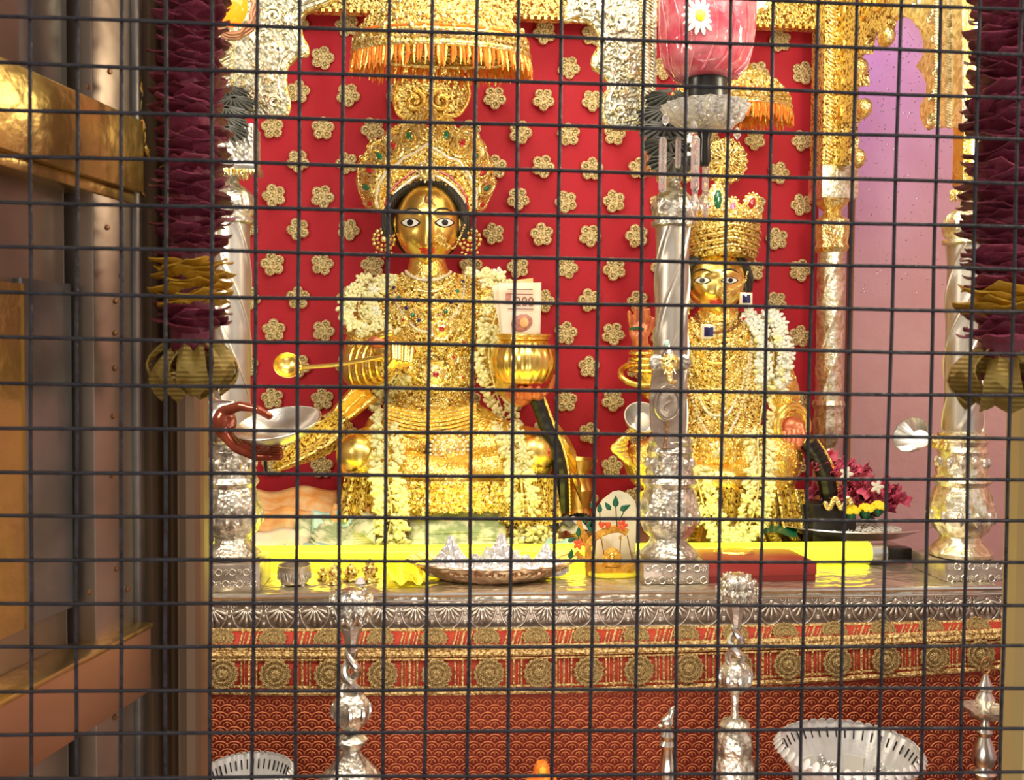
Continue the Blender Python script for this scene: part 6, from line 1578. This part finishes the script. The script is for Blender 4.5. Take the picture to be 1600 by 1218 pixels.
# ---------------------------------------------------------------- things in front of the table
BZ = .36
bench = thing('low_bench', 'low dark wooden bench below the frame carrying the silver vessels', 'bench', (.1, 1.72, 0))
obj('bench_top', B().box((.2, 1.72, BZ - .02), (1.9, .42, .04), None, .004), BRONZE, bench)
for x in (-.68, 1.08):
    for y in (1.56, 1.88): obj('leg', B().box((x, y, (BZ - .04) / 2), (.05, .05, BZ - .04), None, .003), BRONZE, bench)
def stand(label, px, D, y0, sc, foot):
    k = S(D, px); w = lambda x, y: W(x, y, D); c = w(px, 1000); c0 = V((c.x, D, 0)); zz = lambda y: w(px, y).z
    t = thing('silver_incense_stand', label, 'stand', (c.x, D, BZ)); Y = lambda v: zz(y0 + v * sc)
    hd = [(8, 62), (20, 56), (29, 44), (32, 30), (30, 16), (22, 5), (10, 0), (1, -1)]
    h = obj('lotus_head', B().lathe([(r * k * sc, Y(y)) for r, y in hd], c0, 40, lambda a, z, i: 1 + .04 * cos(10 * a)), SILVP, t)
    lv = B()
    for r_, y_, n_, e in ((32, 32, 12, 0), (29, 18, 10, .3), (20, 8, 7, .1), (27, 46, 11, .2)):
        for j in range(n_):
            a = 2 * pi * j / n_ + e; lv.ell(c0 + V((cos(a) * r_ * k * sc, sin(a) * r_ * k * sc, Y(y_))), (5 * k * sc, 5 * k * sc, 7 * k * sc), 8, 6)
            lv.tube([c0 + V((cos(a + q) * (r_ + 5) * k * sc, sin(a + q) * (r_ + 5) * k * sc, Y(y_ + 6 * cos(q * 14)))) for q in (-.2, -.1, 0, .1, .2)], 1.4 * k * sc, 5)
    obj('embossed_leaves', lv, SILV, h)
    obj('flute', B().lathe([(r * k * sc, Y(y)) for r, y in ((7, 100), (9, 92), (10, 86), (12, 75), (17, 62), (12, 56))], c0, 24, lambda a, z, i: 1 + .05 * cos(8 * a)), SILVD, t)
    y1, y2 = 96, 172
    for ph in (0, pi):
        pts = []
        for i in range(33):
            q = i / 32; a = ph + q * 2 * pi * 1.15; r = (6 + 10 * q) * k * sc; pts.append(c0 + V((cos(a) * r, sin(a) * r, Y(y1 + (y2 - y1) * q))))
        obj('twisted_stem', B().tube(pts, [(4.2 + 3 * sin(pi * i / 32)) * k * sc for i in range(33)], 10), SILVP, t)
    bl = [(8, 224), (16, 218), (26, 206), (30, 190), (27, 176), (18, 166), (8, 160)]
    obj('leafy_bulb', B().lathe([(r * k * sc, Y(y)) for r, y in bl], c0, 32, lambda a, z, i: 1 + .06 * cos(8 * a)), SILV, t)
    lw = B()
    for j in range(8): a = j * pi / 4; lw.ell(c0 + V((cos(a) * 28 * k * sc, sin(a) * 28 * k * sc, Y(192))), (6 * k * sc, 6 * k * sc, 14 * k * sc), 8, 6)
    obj('bulb_leaves', lw, SILVP, t)
    pr = [(r * k * sc, Y(y)) for r, y in foot[::-1]]
    pr = [(pr[0][0] * 1.5, BZ), (pr[0][0] * 1.5, BZ + .01), (pr[0][0] * 1.1, BZ + .03)] + pr
    obj('foot', B().lathe(pr, c0, 48, lambda a, z, i: 1 + .05 * cos(8 * a) * (i > 2)), SILV, t)
stand('silver incense stand with lotus-bud head and twisted stem, left of centre', 549, 1.78, 918, 1.0, [(8, 226), (20, 230), (26, 236), (22, 244), (14, 252), (18, 262), (34, 280), (50, 296), (54, 310)])
stand('silver incense stand with lotus-bud head and twisted stem, in front of the red box', 1150, 1.80, 895, .84, [(7, 222), (6, 246), (7, 260), (8, 268), (22, 274), (28, 282), (24, 290), (30, 300), (34, 320), (30, 338), (38, 350), (40, 380)])
def post_small():
    D = 1.8; k = S(D, 1043); c = W(1043, 1150, D); c0 = V((c.x, D, 0)); zz = lambda y: W(1043, y, D).z
    t = thing('small_silver_pillar', 'slim silver pillar with bird-shaped top between the two incense stands', 'stand', (c.x, D, BZ))
    obj('shaft', B().lathe([(30 * k, BZ), (26 * k, BZ + .02), (12 * k, zz(1215)), (14 * k, zz(1205)), (12 * k, zz(1195)), (9 * k, zz(1170)), (13 * k, zz(1162)), (9 * k, zz(1156)), (12 * k, zz(1148)), (8 * k, zz(1140))], c0, 28), SILVP, t)
    bd = B(); bd.ell(W(1042, 1128, D), (11 * k, 9 * k, 10 * k), 16, 12).cap(W(1046, 1122, D), 6 * k, W(1050, 1108, D), 4.5 * k, 5)
    o, _ = remesh(bd, 'bird', SILVP, .003, 2, t)
    obj('beak', B().tube([W(1050, 1107, D), W(1058, 1102, D)], [3 * k, .6 * k], 6), SILVP, t)
    obj('tail', B().ell(W(1034, 1132, D), (8 * k, 4 * k, 4 * k), 10, 8, M.Rotation(-.5, 3, 'Y')), SILVP, t)
post_small()
def oil_lamp():
    D = 1.82; k = S(D, 1538); c = W(1538, 1150, D); c0 = V((c.x, D, 0)); zz = lambda y: W(1538, y, D).z
    t = thing('silver_oil_lamp', 'tall silver oil lamp with spouted tray and ring top at the right edge', 'lamp', (c.x, D, BZ))
    P = lambda l: [(r * k, zz(y)) for r, y in l]
    obj('stem', B().lathe([(40 * k, BZ), (34 * k, BZ + .02)] + P([(12, 1216), (18, 1206), (10, 1200), (15, 1192), (18, 1178), (12, 1160), (8, 1150), (12, 1142), (8, 1136), (6, 1124), (10, 1098), (14, 1090), (8, 1080), (12, 1074), (6, 1062), (3, 1052)]), c0, 28), SILVP, t)
    obj('oil_tray', B().lathe(P([(6, 1124), (22, 1118), (30, 1108), (31, 1104), (28, 1106), (12, 1112)]), c0, 60, lambda a, z, i: 1 + .14 * max(0, cos(5 * a + .4)) ** 3 * (1 < i < 5)), SILV, t)
    obj('top_ring', B().tube([V((c.x, D, zz(1040))) + V((cos(a) * 8 * k, 0, sin(a) * 12 * k)) for a in [j * pi / 12 for j in range(24)]], 2 * k, 6, True), BRONZE, t)
oil_lamp()
def bucket(label, px, D, yc, R_, m1, H=150):
    k = S(D, px); c = W(px, yc, D); c0 = V((c.x, D, 0)); z = c.z
    t = thing('scalloped_silver_bucket', label, 'bucket', (c.x, D, BZ))
    r = R_ * k; h = z - BZ
    f = lambda a, zz_, i: 1 + .018 * cos(30 * a) * (i in (5, 6, 7, 8))
    pr = [(r * .5, BZ), (r * .55, BZ + .006), (r * .62, BZ + h * .3), (r * .74, z - .075), (r * .80, z - .04), (r * .97, z - .012), (r * 1.0, z), (r * .985, z + .002), (r * .93, z - .012), (r * .76, z - .045), (r * .66, z - .1), (r * .55, BZ + .03), (r * .02, BZ + .03)]
    obj('vessel', B().lathe(pr, c0, 180, f), m1, t)
    sc = mesh('rim_scallop', B().ell((0, 0, 0), (1, .22, 1.3), 8, 6), m1)
    for j in range(44):
        a = 2 * pi * j / 44; n = V((cos(a), sin(a), .9)).normalized()
        piece('rim_scallop', sc, t, face_cam(V((c.x + cos(a) * r * .985, D + sin(a) * r * .985, z + .002)), 5.2 * k * R_ / 80, 0, n))
    sl = B()
    for j in range(44):
        a = 2 * pi * (j + .5) / 44; p = V((c.x + cos(a) * r * .86, D + sin(a) * r * .86, z - .024)); q = V((c.x + cos(a) * r * .93, D + sin(a) * r * .93, z - .008)); sl.tube([p, q], 1.2 * k, 5)
    obj('rim_slots', sl, DARK, t, kind='stuff')
    for j in range(12):
        a0 = 2 * pi * j / 12
        if j % 2 == 0:
            b = B().grid(lambda u, v: V((c.x + cos(a0 + (u - .5) * .40) * r * (.72 - .12 * v), D + sin(a0 + (u - .5) * .40) * r * (.72 - .12 * v), z - .05 - .10 * v)), 6, 4, .002)
            obj('smooth_panel', b, WHITE if m1 is not SILV else SILVP, t)
        else:
            b = B()
            for q in range(16): aa = a0 + uni(-.2, .2); v = rnd(); b.stamp(RING, face_cam(V((c.x + cos(aa) * r * (.72 - .12 * v), D + sin(aa) * r * (.72 - .12 * v), z - .05 - .10 * v)), 5 * k, 0, (-cos(aa), -sin(aa), .1)))
            obj('pierced_panel', b, SILVP, t, kind='stuff')
BWHT = mat('frosted_silver', (.74, .74, .74), .55, .42, ('noise', 60, .3), (.84, .85, .86), 20)
bucket('large scalloped silver bucket with fluted rim at lower right', 1326, 1.72, 1168, 108, BWHT)
bucket('scalloped silver bucket partly hidden by the door jamb at lower left', 388, 1.74, 1205, 72, BWHT)
c = W(846, 1240, 1.76); k = S(1.76, 846); z1 = W(846, 1188, 1.76).z
t = thing('orange_figurine', 'small orange painted figurine top at the bottom edge, centre', 'figurine', (c.x, 1.76, BZ))
obj('body', B().lathe([(50 * k, BZ), (46 * k, BZ + .05), (30 * k, z1 - .06), (24 * k, z1 - .035), (13 * k, z1 - .024), (12 * k, z1 - .010), (8 * k, z1 - .002), (2 * k, z1)], (c.x, 1.76, 0), 28), ORNG, t)
obj('face', B().ell((c.x, 1.745, z1 - .014), (7 * k, 6 * k, 8 * k), 12, 10), MARI, t)

# wet specks on the upper pink wall
b = B(); random.seed(77)
for i in range(420):
    x = uni(1330, 1500); y = 40 + 420 * rnd() ** 1.5
    p = W(x, y, YB); b.ell(p, (uni(.0015, .004), .0015, uni(.0015, .004)), 6, 4)
o = obj('wall_specks', b, MATS['polished_silver']); tag(o, 'tiny glittering specks on the upper pink wall', 'specks', kind='stuff')
